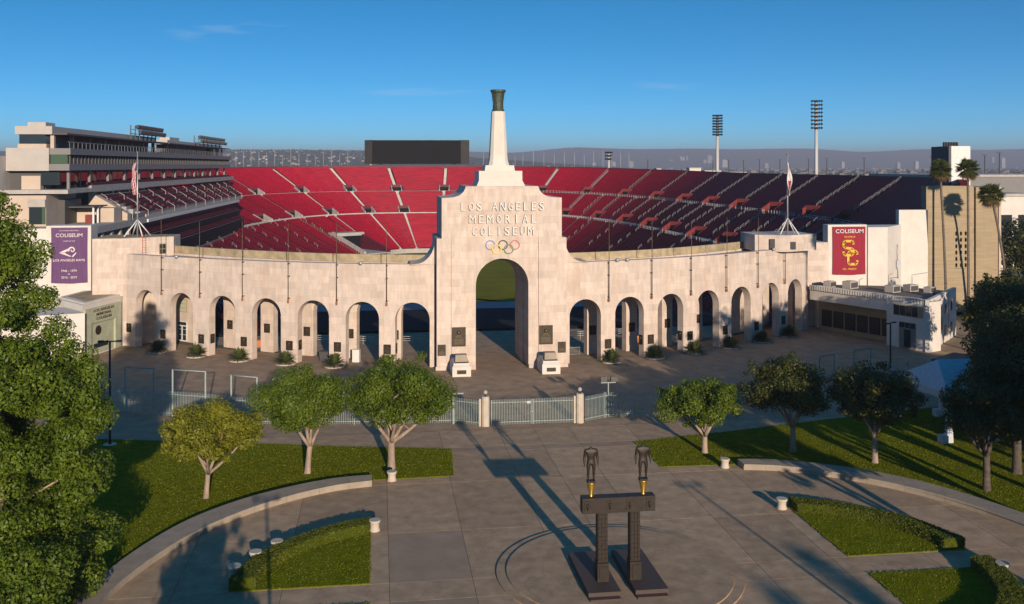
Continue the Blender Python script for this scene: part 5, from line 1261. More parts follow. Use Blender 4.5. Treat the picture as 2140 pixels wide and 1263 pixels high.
LF = [(-4.95 - .5, -27.3), (-7.8, -25.9), (-12.6, -25.6), (-17.4, -25.1), (-22.1, -24.5), (-26.7, -23.8), (-29.3, -22.5), (-32.0, -20.9), (-35.4, -19.5), (-40.4, -17.6), (-46, -15.3)]
for sx, lab in ((-1, 'left'), (1, 'right')):
    pts = LF if sx < 0 else [(-.7 - x, y) for x, y in LF]
    t = thing('picket_fence', 'pale green metal picket fence running %s from the gate pillars' % lab, 'fence', (pts[0][0], pts[0][1], 0)); fence_run(t, pts, .172)
    # tall portal frames standing over the fence line
    fr = [((-35.4, -19.5), (-32.0, -20.9), 4.7), ((-29.3, -22.5), (-26.7, -23.8), 4.6), ((-40.4, -17.6), (-37.4, -18.7), 4.7)] if sx < 0 else [((36.6, -19.3), (39.2, -18.1), 4.7), ((31.6, -21.5), (33.8, -20.4), 4.6)]
    for k, (a, b_, h) in enumerate(fr):
        f = thing('portal_frame', 'pale green portal frame over the %s fence, %s' % (lab, ['third from the pillars' if sx < 0 else 'furthest right', 'next to the middle trees' if sx < 0 else 'half hidden by tree crowns', 'in the shade at the far left'][k]), 'frame', (a[0], a[1], 0))
        d = (b_[0] - a[0], b_[1] - a[1])
        for q in ((0, 0), d): MB().box(-.07, .07, -.07, .07, 0, h).build('post', M['fence'], f, (q[0], q[1], 0))
        mb = MB(); mb.tube([(0, 0, h - .06), (d[0], d[1], h - .06)], .07, 6); mb.build('crossbar', M['fence'], f)
# short arm post by the gate
f = thing('portal_frame', 'short pale green post with side arm beside the left gate pillar', 'post', (-7.95, -26.2, 0)); MB().box(-.06, .06, -.06, .06, 0, 3.0).build('post', M['fence'], f); MB().box(.06, 1.0, -.05, .05, 2.88, 3.0).build('arm', M['fence'], f)
for x0, x1, lab in ((-4.35, -.42, 'left'), (-.28, 3.75, 'right')):
    t = thing('picket_gate', '%s leaf of the pale green picket gate between the concrete pillars' % lab, 'gate', (x0, -27.25, 0))
    fence_run(t, [(x0, -27.25), (x1, -27.25)], .152, False)
    for x in (x0, x1): MB().box(-.04, .04, -.05, .05, .05, FH).build('stile', M['fence'], t, (x - x0, 0, 0))
    if lab == 'left': MB().box(-.5, -.12, -.06, -.04, FH - .42, FH - .18).build('gate_sign', M['steel'], t, (x1 - x0, 0, 0)); MB().lathe([(.05, 1.1), (.09, 1.15), (.09, 1.3), (.05, 1.35)], x1 - x0, -.05, 8).build('lock', M['steel'], t)
for x, lab in ((-4.93, 'left'), (4.3, 'right')):
    t = thing('gate_pillar', 'fluted beige concrete gate pillar with lamp globe, %s of the gate' % lab, 'pillar', (x, -27.3, 0))
    mb = MB(); 
    prof = []; nf = 24
    for z in (0, .05, 2.55, 2.72, 2.85):
        ring = []
        for k in range(nf):
            a = 2 * math.pi * k / nf; r_ = .39 * (1.0 if k % 2 == 0 else .955) * (1.0 if z < 2.6 else .93)
            ring.append((r_ * math.cos(a), r_ * math.sin(a), z))
        prof.append(len(mb.v)); mb.v += ring
    for a, b_ in zip(prof, prof[1:]):
        for k in range(nf): j = (k + 1) % nf; mb.face((a + k, a + j, b_ + j, b_ + k))
    mb.face([prof[-1] + k for k in range(nf)]); mb.build('shaft', M['stool'], t)
    MB().box(-.62, -.44, -.12, .2, 0, 2.62).build('jamb', M['stool'], t); 
    MB().lathe([(.10, 2.852), (.07, 2.95), (.07, 3.02)], seg=10).build('lamp_base', M['iron'], t)
    MB().lathe([(.06, 3.02), (.17, 3.1), (.21, 3.23), (.17, 3.36), (.05, 3.43)], seg=14).build('lamp_globe', M['lamp_glass'], t)
t = thing('floodlight_post', 'pale T-shaped post with two black floodlights behind the gate, right side', 'floodlight post', (7.6, -25.3, 0))
MB().box(-.05, .05, -.05, .05, 0, 3.3).build('post', M['fence'], t); MB().box(-.75, .75, -.05, .05, 3.3, 3.4).build('arm', M['fence'], t)
for x in (-.5, .55): MB().hexa([(x - .32, -.3, 3.5), (x + .32, -.3, 3.5), (x + .32, .15, 3.42), (x - .32, .15, 3.42)], [(x - .32, -.2, 3.95), (x + .32, -.2, 3.95), (x + .32, .2, 3.9), (x - .32, .2, 3.9)]).build('floodlight', M['iron'], t)
# lamp posts
def lamp_post(loc, h, label, rz=0):
    t = thing('lamp_post', label, 'lamp post', loc, rz); MB().tube([(0, 0, 0), (0, 0, .5), (0, 0, h)], [.15, .11, .09], 8).build('pole', M['iron'], t)
    MB().box(-.9, .9, -.06, .06, h, h + .1).build('arm', M['iron'], t)
    for x in (-1.0, .55): MB().box(x, x + .45, -.2, .2, h - .02, h + .14).build('lamp_head', M['iron'], t)
    MB().lathe([(.6, .0), (.62, .02), (.55, .09)], seg=14).build('footing', M['stool'], t)
lamp_post((-38.9, -29, 0), 9.2, 'black lamp post at the left edge of the lawn before the fence')
lamp_post((47.2, -8.0, 0), 5.6, 'black lamp post in the shade before the right white building', .5)
lamp_post((-18.2, -88.2, 0), 9.2, 'black lamp post below the frame at the left of the plaza')
lamp_post((14.3, -90.2, 0), 9.2, 'black lamp post outside the frame at the right of the plaza')

# ================================================================== GATEWAY SCULPTURE
pf = MB()
for r_, z0, z1 in ((7.55, -.01, .09), (6.93, .09, .18)): pf.lathe([(r_, z0), (r_, z1)], AX + .07, -61.7, 96, smooth=False)
po = pf.build('round_plinth_steps', M['pave']); tag(po, kind='structure')
gs = thing('gateway_sculpture', 'bronze gateway sculpture: two columns, a beam and two headless figures on gold cones', 'sculpture', (-1.05, -63.2, .18))
O3 = Vector((-1.05, -63.2, .18))
def gbox(name, mat, x0, x1, y0, y1, z0, z1, parent=gs, off=O3): return MB().box(x0 - off.x, x1 - off.x, y0 - off.y, y1 - off.y, z0 - off.z, z1 - off.z).build(name, M[mat], parent)
for x0, x1 in ((-3.2, -1.28), (-.43, 1.52)):
    b_ = MB().box(x0 - O3.x, x1 - O3.x, -65.65 - O3.y, -59.7 - O3.y, 0, .36).build('base_slab', M['granite'], gs)
    MB().box(x0 - O3.x + .02, x1 - O3.x - .1, -66.05 - O3.y, -65.653 - O3.y, 0, .13).build('step', M['granite'], b_)
for xc in (-2.02, -.06):
    c_ = gbox('column', 'bronze', xc - .34, xc + .34, -64.28, -63.48, .543, 1.62)
    gbox('base_relief', 'bronze', xc - .22, xc + .22, -64.34, -64.283, .70, 1.45, c_)
    s_ = gbox('column_shaft', 'bronze', xc - .30, xc + .30, -64.14, -63.56, 1.622, 4.54)
    for row in range(11):
        for k in range(3):
            x = xc - .20 + .20 * k; gbox('shaft_rib', 'bronze', x - .065, x + .065, -64.21, -64.143, 1.70 + .258 * row, 1.90 + .258 * row, s_)
bm = gbox('beam', 'bronze', -3.24, 1.15, -64.2, -63.5, 4.543, 5.44)
for x in (-2.95, -1.62, -.42, .78):
    p_ = gbox('relief_panel', 'bronze', x - .17, x + .17, -64.245, -64.202, 4.68, 5.28, bm)
    MB().lathe([(.03, -.22), (.07, -.05), (.085, .1), (.05, .2)], x - O3.x, -64.25 - O3.y, 7).build('relief_figure', M['bronze'], bm, (0, 0, 4.97 - O3.z))
def figure(scale_x, name):
    """headless standing body grown from a jointed skeleton, one continuous surface"""
    J = {}; V = []; E = []; R = []
    def add(n_, p, r, frm=None):
        J[n_] = len(V); V.append(p); R.append(r if isinstance(r, tuple) else (r, r))
        if frm: E.append((J[frm], J[n_]))
    w = scale_x
    add('pelvis', (0, 0, 1.08), (.185 * w, .13)); add('waist', (0, .01, 1.27), (.165 * w, .115), 'pelvis'); add('rib', (0, -.01, 1.47), (.20 * w, .135), 'waist'); add('chest', (0, 0, 1.66), (.225 * w, .145), 'rib'); add('collar', (0, .02, 1.82), (.11, .085), 'chest'); add('neck', (0, .02, 1.93), (.065, .065), 'collar')
    for s in (-1, 1):
        n_ = 'l' if s < 0 else 'r'
        add(n_ + 'sh', (s * .215 * w, .01, 1.73), .105, 'chest'); add(n_ + 'ua', (s * 0.241 * w, .03, 1.58), .098, n_ + 'sh'); add(n_ + 'el', (s * 0.265 * w, .05, 1.33), .078, n_ + 'ua'); add(n_ + 'fa', (s * 0.274 * w, .02, 1.22), .080, n_ + 'el'); add(n_ + 'wr', (s * 0.281 * w, -.03, 1.03), .052, n_ + 'fa'); add(n_ + 'pa', (s * 0.282 * w, -.045, .95), (.03, .048), n_ + 'wr')
        for q in range(4): y = -.10 + .026 * q; add(n_ + 'f%d' % q, (s * 0.283 * w, y + .02, .88), .013, n_ + 'pa'); add(n_ + 'g%d' % q, (s * .30 * w, y + .028, .82 - .008 * (q % 3)), .011, n_ + 'f%d' % q)
        add(n_ + 'th', (s * 0.265 * w, -.095, .92), .013, n_ + 'pa'); add(n_ + 'tt', (s * .28 * w, -.105, .87), .011, n_ + 'th')
        add(n_ + 'hip', (s * .105 * w, 0, 1.00), (.13, .135), 'pelvis'); add(n_ + 'qd', (s * .118 * w, -.01, .80), .122, n_ + 'hip'); add(n_ + 'kn', (s * .115 * w, -.01, .54), .08, n_ + 'qd'); add(n_ + 'cf', (s * .118 * w, .025, .38), .088, n_ + 'kn'); add(n_ + 'an', (s * .115 * w, .02, .10), .05, n_ + 'cf'); add(n_ + 'ft', (s * .125 * w, -.09, .045), (.045, .035), n_ + 'an'); add(n_ + 'toe', (s * .135 * w, -.18, .03), (.045, .022), n_ + 'ft')
    me = bpy.data.meshes.new(name); me.from_pydata(V, E, []); o = bpy.data.objects.new(name, me); C.objects.link(o)
    sk = o.modifiers.new('skin', 'SKIN'); sk.use_smooth_shade = True
    for i, r in enumerate(R): me.skin_vertices[0].data[i].radius = r; me.skin_vertices[0].data[i].use_root = (i == 0)
    su = o.modifiers.new('sub', 'SUBSURF'); su.levels = 2; su.render_levels = 2
    out = bpy.data.meshes.new_from_object(o.evaluated_get(bpy.context.evaluated_depsgraph_get())); bpy.data.objects.remove(o)
    out.materials.clear(); out.materials.append(M['bronze']); out.name = name
    for p in out.polygons: p.use_smooth = True
    return out
for x, sx, k_ in ((-2.66, 1.40, 1.035), (.50, 1.52, 1.045)):
    cn = MB().lathe([(.06, 5.442), (.13, 5.45), (.13, 5.50), (.10, 5.56), (.27, 6.26), (.27, 6.30)], x - O3.x, -63.85 - O3.y, 20).build('gold_cone', M['gold'], gs, (0, 0, -O3.z))
    gbox('figure_base', 'bronze', x - .24, x + .24, -64.06, -63.62, 6.302, 6.40)
    inst('figure', figure(sx, 'figure'), gs, (x - O3.x, -63.84 - O3.y, 6.39 - O3.z), 0, (k_, k_, k_))

# ================================================================== TREES
tree('forecourt_tree', 'yellow-green round tree on the left lawn, nearest the big foreground tree', (-27.9, -44.7, 0), 4.75, 4.05, 2.55, 2.0, .19, 30000, .09, M['leaf_y'], M['bark'], 11, off=(.2, .2), lean=(.15, 0), nclump=44, low=-.9)
tree('forecourt_tree', 'round green tree on the left lawn, middle of three by the fence', (-20.8, -39.7, 0), 5.7, 4.0, 3.15, 2.3, .24, 36000, .092, M['leaf'], M['bark'], 12, off=(-.5, .2), lean=(.2, 0), nclump=44, low=-.9)
tree('forecourt_tree', 'largest round green tree on the left lawn, beside the stool', (-14.05, -39.4, 0), 6.0, 4.55, 3.5, 2.3, .30, 44000, .092, M['leaf'], M['bark'], 13, off=(.6, .3), nclump=48, low=-.9)
tree('forecourt_tree', 'small round tree on the right lawn, nearest the plaza', (13.0, -38.6, 0), 4.2, 3.8, 2.5, 1.6, .24, 30000, .092, M['leaf'], M['bark'], 14, off=(-.5, .2), nclump=42, low=-.9)
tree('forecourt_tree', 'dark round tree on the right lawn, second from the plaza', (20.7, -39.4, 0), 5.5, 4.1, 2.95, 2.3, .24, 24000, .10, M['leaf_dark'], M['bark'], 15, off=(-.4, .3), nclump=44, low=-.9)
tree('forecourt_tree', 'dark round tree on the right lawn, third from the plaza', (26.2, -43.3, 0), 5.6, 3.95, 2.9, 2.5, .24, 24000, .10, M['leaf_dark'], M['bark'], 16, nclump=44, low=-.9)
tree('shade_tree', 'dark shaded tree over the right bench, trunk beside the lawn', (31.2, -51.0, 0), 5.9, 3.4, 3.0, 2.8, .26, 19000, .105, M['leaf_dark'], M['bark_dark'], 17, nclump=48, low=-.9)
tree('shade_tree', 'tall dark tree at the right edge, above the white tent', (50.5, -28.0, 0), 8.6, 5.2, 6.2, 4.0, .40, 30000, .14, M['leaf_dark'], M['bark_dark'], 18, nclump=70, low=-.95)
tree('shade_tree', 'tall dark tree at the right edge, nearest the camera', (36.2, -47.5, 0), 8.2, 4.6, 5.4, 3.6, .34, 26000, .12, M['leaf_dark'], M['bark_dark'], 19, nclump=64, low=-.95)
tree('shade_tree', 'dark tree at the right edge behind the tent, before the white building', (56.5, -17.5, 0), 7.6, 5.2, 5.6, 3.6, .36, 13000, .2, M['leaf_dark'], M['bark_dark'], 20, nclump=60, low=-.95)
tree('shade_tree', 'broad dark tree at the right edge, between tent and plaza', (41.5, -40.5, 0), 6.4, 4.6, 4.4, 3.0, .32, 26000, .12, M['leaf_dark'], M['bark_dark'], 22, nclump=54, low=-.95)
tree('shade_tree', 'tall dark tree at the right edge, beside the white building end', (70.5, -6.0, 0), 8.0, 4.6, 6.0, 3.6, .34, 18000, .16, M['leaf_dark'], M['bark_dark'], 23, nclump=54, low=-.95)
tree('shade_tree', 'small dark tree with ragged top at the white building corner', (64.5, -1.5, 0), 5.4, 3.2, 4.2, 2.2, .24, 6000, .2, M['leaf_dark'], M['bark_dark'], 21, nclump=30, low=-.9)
for k, (x, y, h, r_) in enumerate(((100, 30, 12, 7), (108, 50, 13, 8), (104, 5, 11, 6), (86, -8, 10, 5.5), (118, 72, 14, 8), (96, 16, 8, 5))):
    tree('park_tree', 'dark leafy tree beyond the beige stand end wall, %s from the wall' % NUM[k], (x, y, 0), h * .62, r_, h * .42, h * .25, .35, 5000, .32, M['leaf_dark' if k % 2 else 'leaf_far'], M['bark_dark'], 30 + k, group='trees beyond the right stand', nclump=40, low=-.9)
# big foreground tree on the left: a tall tapering crown
def tall_tree(name, label, loc, prof, nleaf, size, leaf, bark, seed, nclump, tr):
    q = random.Random(seed); t = thing(name, label, 'tree', loc); cen = []; rad = []
    zs = [p[0] for p in prof]; rs = [p[1] for p in prof]; zmax = zs[-1]
    wts = [(zs[i] + zs[i + 1]) / 2 for i in range(len(zs) - 1)]
    ww = [(rs[i] + rs[i + 1]) * (zs[i + 1] - zs[i]) for i in range(len(zs) - 1)]
    for k in range(nclump):
        i = q.choices(range(len(ww)), ww)[0]; z = q.uniform(zs[i], zs[i + 1]); R_ = float(np.interp(z, zs, rs)); a = q.random() * 6.283; s = q.uniform(.35, .93)
        cen.append((math.cos(a) * R_ * s, math.sin(a) * R_ * s, z)); rad.append(q.uniform(.75, 1.35) * (0.55 + .5 * R_ / max(rs)))
    mb = MB(); mb.tube([(0, 0, -.2), (0, 0, .3), (.2, .1, zmax * .3), (.1, -.2, zmax * .6), (0, 0, zmax * .93)], [tr * 1.6, tr * 1.1, tr * .8, tr * .45, .05], 9); mb.build('trunk', bark, t)
    ml = MB()
    for k in range(26):
        e = Vector(cen[q.randrange(nclump)]); st = Vector((.15, 0, max(1.2, e.z - 1.6 - q.random() * 1.5))); ml.tube([st, st.lerp(e, .5) + Vector((0, 0, .15)), e], [tr * .28, tr * .18, .03], 5)
    ml.build('limb', bark, t)
    inst('crown', leaves_mesh('crown', cen, rad, nleaf, size, leaf, seed), t)
tall_tree('foreground_tree', 'tall bright green leafy tree filling the left edge of the picture', (-36.6, -61.8, 0), [(.5, 5.6), (3, 6.4), (6, 6.5), (9, 6.0), (12.5, 5.6), (14.2, 5.2), (15.2, 3.7), (18, 3.1), (21, 2.2), (23.2, .5)], 270000, .095, M['leaf_big'], M['bark'], 40, 430, .42)
# small tree and lower greenery at the bottom left corner
tree('foreground_tree', 'low bushy tree in the bottom left corner under the tall tree', (-33.2, -68.5, 0), 3.2, 3.6, 2.8, 1.0, .18, 30000, .085, M['leaf_big'], M['bark'], 41, nclump=40, low=-.95)
# trees standing outside the frame that throw the long shadows
for k, (x, y, h, r_) in enumerate(((24.5, -77, 16.5, 4.6), (32, -70, 19.5, 5.0), (41, -62, 20, 5.5), (36.5, -66, 18, 4.8), (46, -59, 19, 5.0), (56, -52.5, 19, 5.2), (51, -56, 20.5, 5.8), (60, -51, 17, 5.2), (47, -78, 19, 5.5))):
    tree('park_tree', 'tall park tree outside the frame at the right, %s from the plaza' % (NUM + ['seventh', 'eighth', 'ninth', 'tenth', 'eleventh'])[k], (x, y, 0), h * .60, r_, h * .40, h * .22, .4, 7500, .27, M['leaf_dark'], M['bark_dark'], 60 + k, group='park trees outside the frame', nclump=44, low=-.9)
tree('park_tree', 'small park tree below the frame at the left of the plaza', (-22.0, -87, 0), 5.4, 3.0, 3.0, 2.2, .2, 4000, .2, M['leaf'], M['bark'], 71, nclump=34)

# palms
def palm(loc, h, label, seed, bend, crown=1.0, group=None, n=110):
    q = random.Random(seed); t = thing('fan_palm', label, 'palm tree', loc, group=group); top = Vector((bend[0], bend[1], h))
    pts = [(bend[0] * f ** 1.6, bend[1] * f ** 1.6, h * f) for f in (0, .06, .25, .5, .75, 1)]; mb = MB(); mb.tube(pts, [.38, .28, .22, .20, .18, .21], 9); mb.build('trunk', M['palm_bark'], t)
    mb = MB(); dead = MB()
    for k in range(n):
        a = q.random() * 6.283; el = q.uniform(-1.2, 1.35); l = q.uniform(1.0, 1.5) * crown; tgt = dead if el < -.55 else mb
        d = Vector((math.cos(a) * math.cos(el), math.sin(a) * math.cos(el), math.sin(el))); side = Vector((-math.sin(a), math.cos(a), 0)); upv = side.cross(d) * -1
        hub = top + d * l * .55; tgt.tube([top, hub], [.03, .02], 4, False)
        nb = 9
        for j in range(nb):
            f = (j / (nb - 1) - .5) * 2.5; dd = (d * math.cos(f) + side * math.sin(f)).normalized(); e = hub + dd * l * .72 - Vector((0, 0, .22 * l * (1 + abs(f)) * .6)); s2 = dd.cross(upv).normalized() * .085
            m_ = hub.lerp(e, .55) + Vector((0, 0, .08)); tgt.poly([hub, m_ + s2, e, m_ - s2])
    mb.build('crown', M['palm'], t)
    if dead.v: dead.build('dry_skirt', M['palm_dead'], t)
palm((76.0, 26.5, 0), 24.3, 'slim fan palm before the beige wall, left of three', 1, (-1.3, -.3), 1.25)
palm((79.3, 25.6, 0), 24.5, 'slim fan palm before the white lift tower, middle of three', 2, (.0, .2), 1.2)
palm((85.6, 24.5, 0), 20.4, 'leaning fan palm at the right corner of the beige wall', 3, (-2.7, .6), 1.35)
palm((58.6, -58, 0), 30, 'tall fan palm outside the frame, shading the arcade end', 4, (.3, .2), 1.3)
palm((24.8, -168, 0), 22, 'fan palm behind the viewpoint, right of two', 5, (.2, 0), .85, n=46)
palm((21.2, -176, 0), 22.6, 'fan palm behind the viewpoint, left of two', 6, (.2, 0), .85, n=46)

# tent, generator, small things on the right
tt = thing('event_tent', 'white peaked event tent under the dark trees on the right', 'tent', (40.6, -34.2, 0))
cx0, cx1, cy0, cy1 = -4.8, 4.8, -4.4, 4.4
mb = MB(); mb.poly([(cx0, cy0, 4.3), (cx1, cy0, 4.3), (2.6, 0, 6.6), (-3.2, 0, 6.6)]); mb.poly([(cx1, cy0, 4.3), (cx1, cy1, 4.3), (2.6, 0, 6.6)]); mb.poly([(cx1, cy1, 4.3), (cx0, cy1, 4.3), (-3.2, 0, 6.6), (2.6, 0, 6.6)]); mb.poly([(cx0, cy1, 4.3), (cx0, cy0, 4.3), (-3.2, 0, 6.6)])
for a, b_ in (((cx0, cy0), (cx1, cy0)), ((cx0, cy0), (cx0, cy1))): mb.poly([(*a, 3.7), (*b_, 3.7), (*b_, 4.3), (*a, 4.3)])
mb.build('canopy', M['tent'], tt)
for x in (cx0, 0, cx1):
    for y in (cy0, cy1):
        mb = MB(); mb.frustum(x - .3, x + .3, y - .3, y + .3, 0, x - .12, x + .12, y - .12, y + .12, 4.28); mb.build('draped_leg', M['tent'], tt); MB().box(x - .9, x - .302, y - .5, y + .3, 0, .75).build('weight', M['tent'], tt)
gx = thing('storage_container', 'dark container in the shade beside the right white building', 'container', (51.5, -14.5, 0)); MB().box(-3, 3, -1.3, 1.3, .1, 2.6).build('body', M['metal_dark'], gx, (0, 0, 0), .6)
for k in range(12): MB().box(-2.9 + .49 * k, -2.65 + .49 * k, -1.36, -1.302, .25, 2.5).build('rib', M['metal_dark'], gx, (0, 0, 0), .6)
ux = thing('utility_cart', 'white ribbed panel box half hidden under the tall left tree', 'box', (-35.2, -54.2, 0)); MB().box(-1.2, 1.2, -.8, .8, .35, 1.9).build('body', M['white'], ux, (0, 0, 0), .5)
for k in range(9): MB().box(-1.15, 1.15, -.84, -.802, .42 + .16 * k, .50 + .16 * k).build('slat', M['white'], ux, (0, 0, 0), .5)
for x in (-.8, .8): MB().lathe([(.30, -.1), (.32, 0), (.30, .1)], seg=14).build('wheel', M['iron'], ux, (x * .88, x * .48 - .7, .32))
# a worker behind the fifth right arch is too small to read: left out

# ================================================================== FAR CITY, HILLS, HAZE
cam_p = Vector((-15.09, -120.18)); cs_, sn_ = math.cos(.1362), math.sin(.1362)
def far(px, d): u = (px - 1070) / 2035.05 * d; return (cam_p.x + u * cs_ + d * sn_, cam_p.y - u * sn_ + d * cs_)
def ridge(name, d0, prof, depth, mat, seed):
    """terrain ridge: crest heights given along bearing (px, metres), falling to the plain in front"""
    q = random.Random(seed); mb = MB(); mb.sm = True; n_ = 150; px0, px1 = prof[0][0], prof[-1][0]; rowsn = 9
    ph = [(q.uniform(.02, .12), q.random() * 6, q.uniform(.3, 1)) for _ in range(7)]
    for j in range(rowsn + 1):
        f = j / rowsn
        for i in range(n_ + 1):
            px = px0 + (px1 - px0) * i / n_; h = float(np.interp(px, [p[0] for p in prof], [p[1] for p in prof]))
            nz = sum(a * math.sin(px * b_ * .22 + c + j * .8) for b_, c, a in ph) * .035
            g = math.sin(min(1, f / .8) * math.pi / 2) ** 1.4 if f < .8 else 1 - (f - .8) * 2.2
            d = d0 - depth * (1 - f); x, y = far(px, d); mb.v.append((x, y, -3 + (h + 3) * max(0.02, g * (1 + nz))))
    for j in range(rowsn):
        for i in range(n_): a = j * (n_ + 1) + i; mb.face((a, a + 1, a + n_ + 2, a + n_ + 1))
    o = mb.build(name, mat); tag(o, kind='structure')
    def zat(px, f):
        h = float(np.interp(px, [p[0] for p in prof], [p[1] for p in prof])); g = math.sin(min(1, f / .8) * math.pi / 2) ** 1.4; return -3 + (h + 3) * g
    return zat
z1 = ridge('hills', 5200, [(-700, 60), (-200, 85), (200, 92), (500, 93), (640, 92), (780, 88), (950, 62), (1150, 30), (1300, 8)], 2600, M['hill'], 3)
z2 = ridge('mountains', 9800, [(-900, 90), (300, 110), (900, 130), (1080, 155), (1200, 185), (1330, 172), (1500, 180), (1700, 176), (1850, 168), (2000, 176), (2300, 168), (3200, 150)], 3000, M['hill'], 5)
q = random.Random(99)
# houses on the hillside, individually
hm = MB(); hm.box(-5, 5, -4, 4, 0, 5); hm.mat(1); hm.hexa([(-5.4, -4.4, 5), (5.4, -4.4, 5), (5.4, 4.4, 5), (-5.4, 4.4, 5)], [(-5.4, -.2, 7.4), (5.4, -.2, 7.4), (5.4, .2, 7.4), (-5.4, .2, 7.4)]); hms = [hm.mesh('hillside_house', [plain('house_wall_%d' % k, c, .9), plain('house_roof_%d' % k, c2, .9)]) for k, (c, c2) in enumerate((((.50, .40, .33), (.24, .16, .13)), ((.36, .30, .25), (.18, .15, .13)), ((.60, .52, .44), (.34, .25, .20))))]
for k in range(240):
    px = q.uniform(470, 800) if k < 190 else q.uniform(1060, 1250); f = q.uniform(.12, .98) if k < 190 else q.uniform(.1, .5); d = 5200 - 2600 * (1 - f); x, y = far(px, d)
    o = inst('hillside_house', hms[q.randrange(3)], None, (x, y, z1(px, f) - 1.0), q.random() * 3, (q.uniform(.6, 1.5), q.uniform(.6, 1.2), q.uniform(.6, 1.1))); tag(o, 'small pale house among trees on the distant hillside beyond the stadium rim', 'house', 'houses on the distant hillside')
cen = []; rad = []
for k in range(2600):
    px = q.uniform(440, 1300); f = q.uniform(.05, 1); d = 5200 - 2600 * (1 - f); x, y = far(px, d); cen.append((x, y, z1(px, f) + 2)); rad.append((q.uniform(6, 14), q.uniform(6, 14), q.uniform(3.5, 7)))
o = inst('hillside_trees', leaves_mesh('hillside_trees', cen, np.array(rad), 42000, 3.4, M['leaf_far'], 5)); tag(o, 'dark trees covering the distant hillside', 'trees', kind='stuff')
# the plain: roofs and trees as one mass
mb = MB()
for k in range(1500):
    d = 900 + 6200 * q.random() ** 1.3; px = q.uniform(430, 2350); x, y = far(px, d)
    w, l, h = q.uniform(8, 26), q.uniform(8, 26), q.uniform(4, 10); mb.box(x - w / 2, x + w / 2, y - l / 2, y + l / 2, 0, h)
o = mb.build('city_blocks', M['house']); tag(o, 'pale low buildings of the distant city plain', 'buildings', kind='stuff')
cen = []; rad = []
for k in range(4200):
    d = 520 + 6500 * q.random() ** 1.25; px = q.uniform(430, 2400); x, y = far(px, d); cen.append((x, y, 5)); rad.append((q.uniform(5, 10), q.uniform(5, 10), q.uniform(4, 7)))
o = inst('city_trees', leaves_mesh('city_trees', cen, np.array(rad), 84000, 1.7, M['leaf_far'], 6)); tag(o, 'dark trees of the distant city plain', 'trees', kind='stuff')
TWX = [1282, 1318, 1402, 1412, 1423, 1428, 1435, 1472, 1481, 1512, 1760, 1876, 1914, 2074, 2094, 1240, 1600]; ORD = 'one two three four five six seven eight nine ten eleven twelve thirteen fourteen fifteen sixteen seventeen'.split()
for (px, w, yt, d) in ((1282, 7, 338, 7000), (1318, 9, 337, 7000), (1402, 7, 334, 7600), (1412, 6, 336, 7600), (1423, 4, 327, 7600), (1428, 4, 328, 7600), (1435, 4, 326, 7600), (1472, 9, 334, 7400), (1481, 11, 325, 7400), (1512, 12, 334, 7000), (1760, 7, 338, 6000), (1876, 8, 339, 5600), (1914, 8, 337, 5200), (2074, 5, 328, 7400), (2094, 9, 330, 6200), (1240, 8, 340, 7200), (1600, 9, 341, 6500)):
    x, y = far(px, d); wm = w * d / 2035; h = 25 + (345.8 - yt) * d / 2035
    o = MB().box(-wm / 2, wm / 2, -wm / 2, wm / 2, -1, h - 4).box(-wm / 3, wm / 3, -wm / 3, wm / 3, h - 4, h).build('tower_block', M['tower_far'], None, (x, y, 0), .2); tag(o, 'hazy pale tower block on the horizon, number %s counting right from the torch' % ORD[sorted(TWX).index(px)], 'tower block', 'tower blocks on the horizon')
for (px, w, yt, d, hh, lab) in ((1377, 9, 353.5, 620, 8, 'small white flat building beyond the right rim, first from the torch'), (1418, 30, 359, 640, 6, 'long pale low building beyond the right rim, below the first mast'), (1453, 24, 352, 660, 10, 'cream boxy building beyond the rim, left of the nearer light tower'), (1490, 34, 357.5, 680, 7, 'pale flat-roofed building beyond the rim, behind the nearer light tower'), (1540, 40, 361, 640, 5, 'low pale building beyond the rim, right of the nearer light tower')):
    x, y = far(px, d); wm = w * d / 2035; h = 25 - (yt - 345.8) * d / 2035
    t = thing('low_building', lab, 'building', (x, y, 0), -.136); MB().box(-wm / 2, wm / 2, 0, 12, 0, h).build('wall', M['stone_white'], t); MB().box(-wm / 2 - .3, wm / 2 + .3, -.3, 12.3, h + .002, h + .5).build('roof', M['conc'], t)
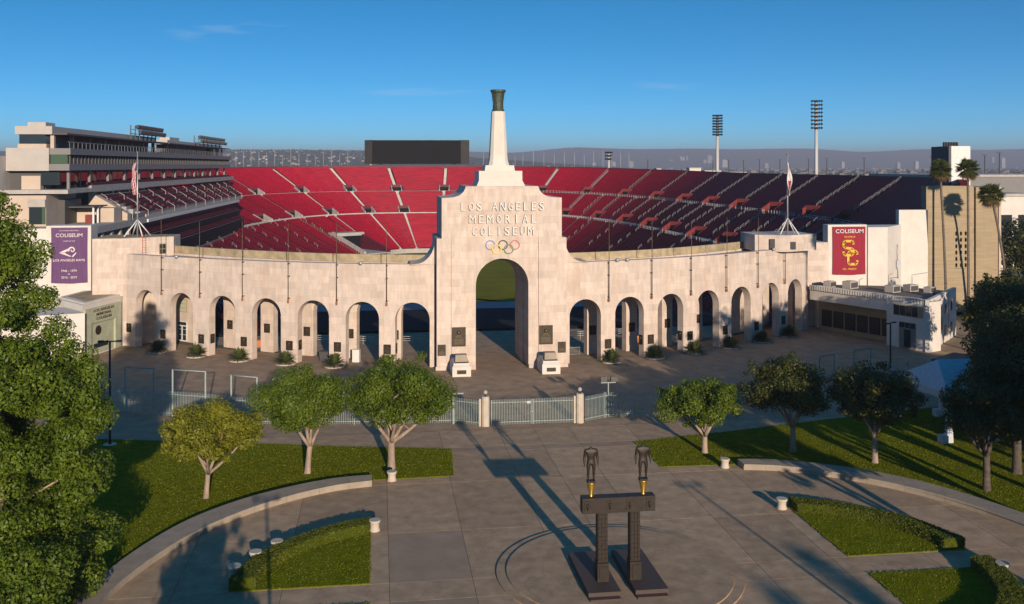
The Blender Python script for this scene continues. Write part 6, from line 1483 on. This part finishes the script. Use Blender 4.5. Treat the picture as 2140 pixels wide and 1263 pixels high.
for (x, y, w, l, h, lab, m_) in ((150, 150, 60, 40, 21.5, 'long grey hall beyond the white lift tower', 'metal_grey'), (112, 95, 30, 22, 17.5, 'pale block beyond the right stand behind the trees', 'stone_white')):
    t = thing('low_building', lab, 'building', (x, y, 0)); MB().box(0, w, 0, l, 0, h).build('wall', M[m_], t); MB().box(-.4, w + .4, -.4, l + .4, h + .002, h + .7).build('roof', M['conc'], t)
    for k in range(6): MB().box(2 + w / 6.5 * k, 2 + w / 6.5 * k + w / 10, -.06, -.003, h * .45, h * .75).build('window', M['glass'], t)
# thin street masts beyond the rim
sm_ = MB(); sm_.tube([(0, 0, 0), (0, 0, 1)], [.011, .006], 5); sm_.box(-.028, .028, -.006, .006, .99, 1.0); smm = sm_.mesh('light_mast', M['metal_dark'])
for k, (px, yt, d) in enumerate(((1354, 333, 420), (1490, 335, 430), (1523, 333, 430), (1554, 334, 430), (1587, 333, 430), (1690, 331, 420), (1728, 330, 420), (1806, 330, 400), (1948, 327, 360), (2058, 323, 330), (2089, 318, 300), (1630, 333, 430))):
    x, y = far(px, d); h = 25 + (345.8 - yt) * d / 2035; o = inst('light_mast', smm, None, (x, y, 0), 0, (h, h, h)); tag(o, 'thin grey light mast beyond the right stand rim, number %s counting from the torch' % ORD[[1354, 1490, 1523, 1554, 1587, 1630, 1690, 1728, 1806, 1948, 2058, 2089].index(px)], 'light mast', 'light masts beyond the right rim')
# haze: one closed box of even, thin air
hz = MB(); hz.box(-12500, 12500, -12000, 12500, -9.0, 215)
hm_ = bpy.data.materials.new('haze'); hm_.use_nodes = True; nt = hm_.node_tree
for n in list(nt.nodes): nt.nodes.remove(n)
pv = nt.nodes.new('ShaderNodeVolumePrincipled'); pv.inputs['Color'].default_value = (0.50, 0.53, 0.66, 1); pv.inputs['Density'].default_value = 0.00017; pv.inputs['Anisotropy'].default_value = 0.0
mo = nt.nodes.new('ShaderNodeOutputMaterial'); nt.links.new(pv.outputs[0], mo.inputs['Volume'])
o = hz.build('haze', hm_); tag(o, 'thin pale blue haze over the whole scene', 'haze', kind='stuff')
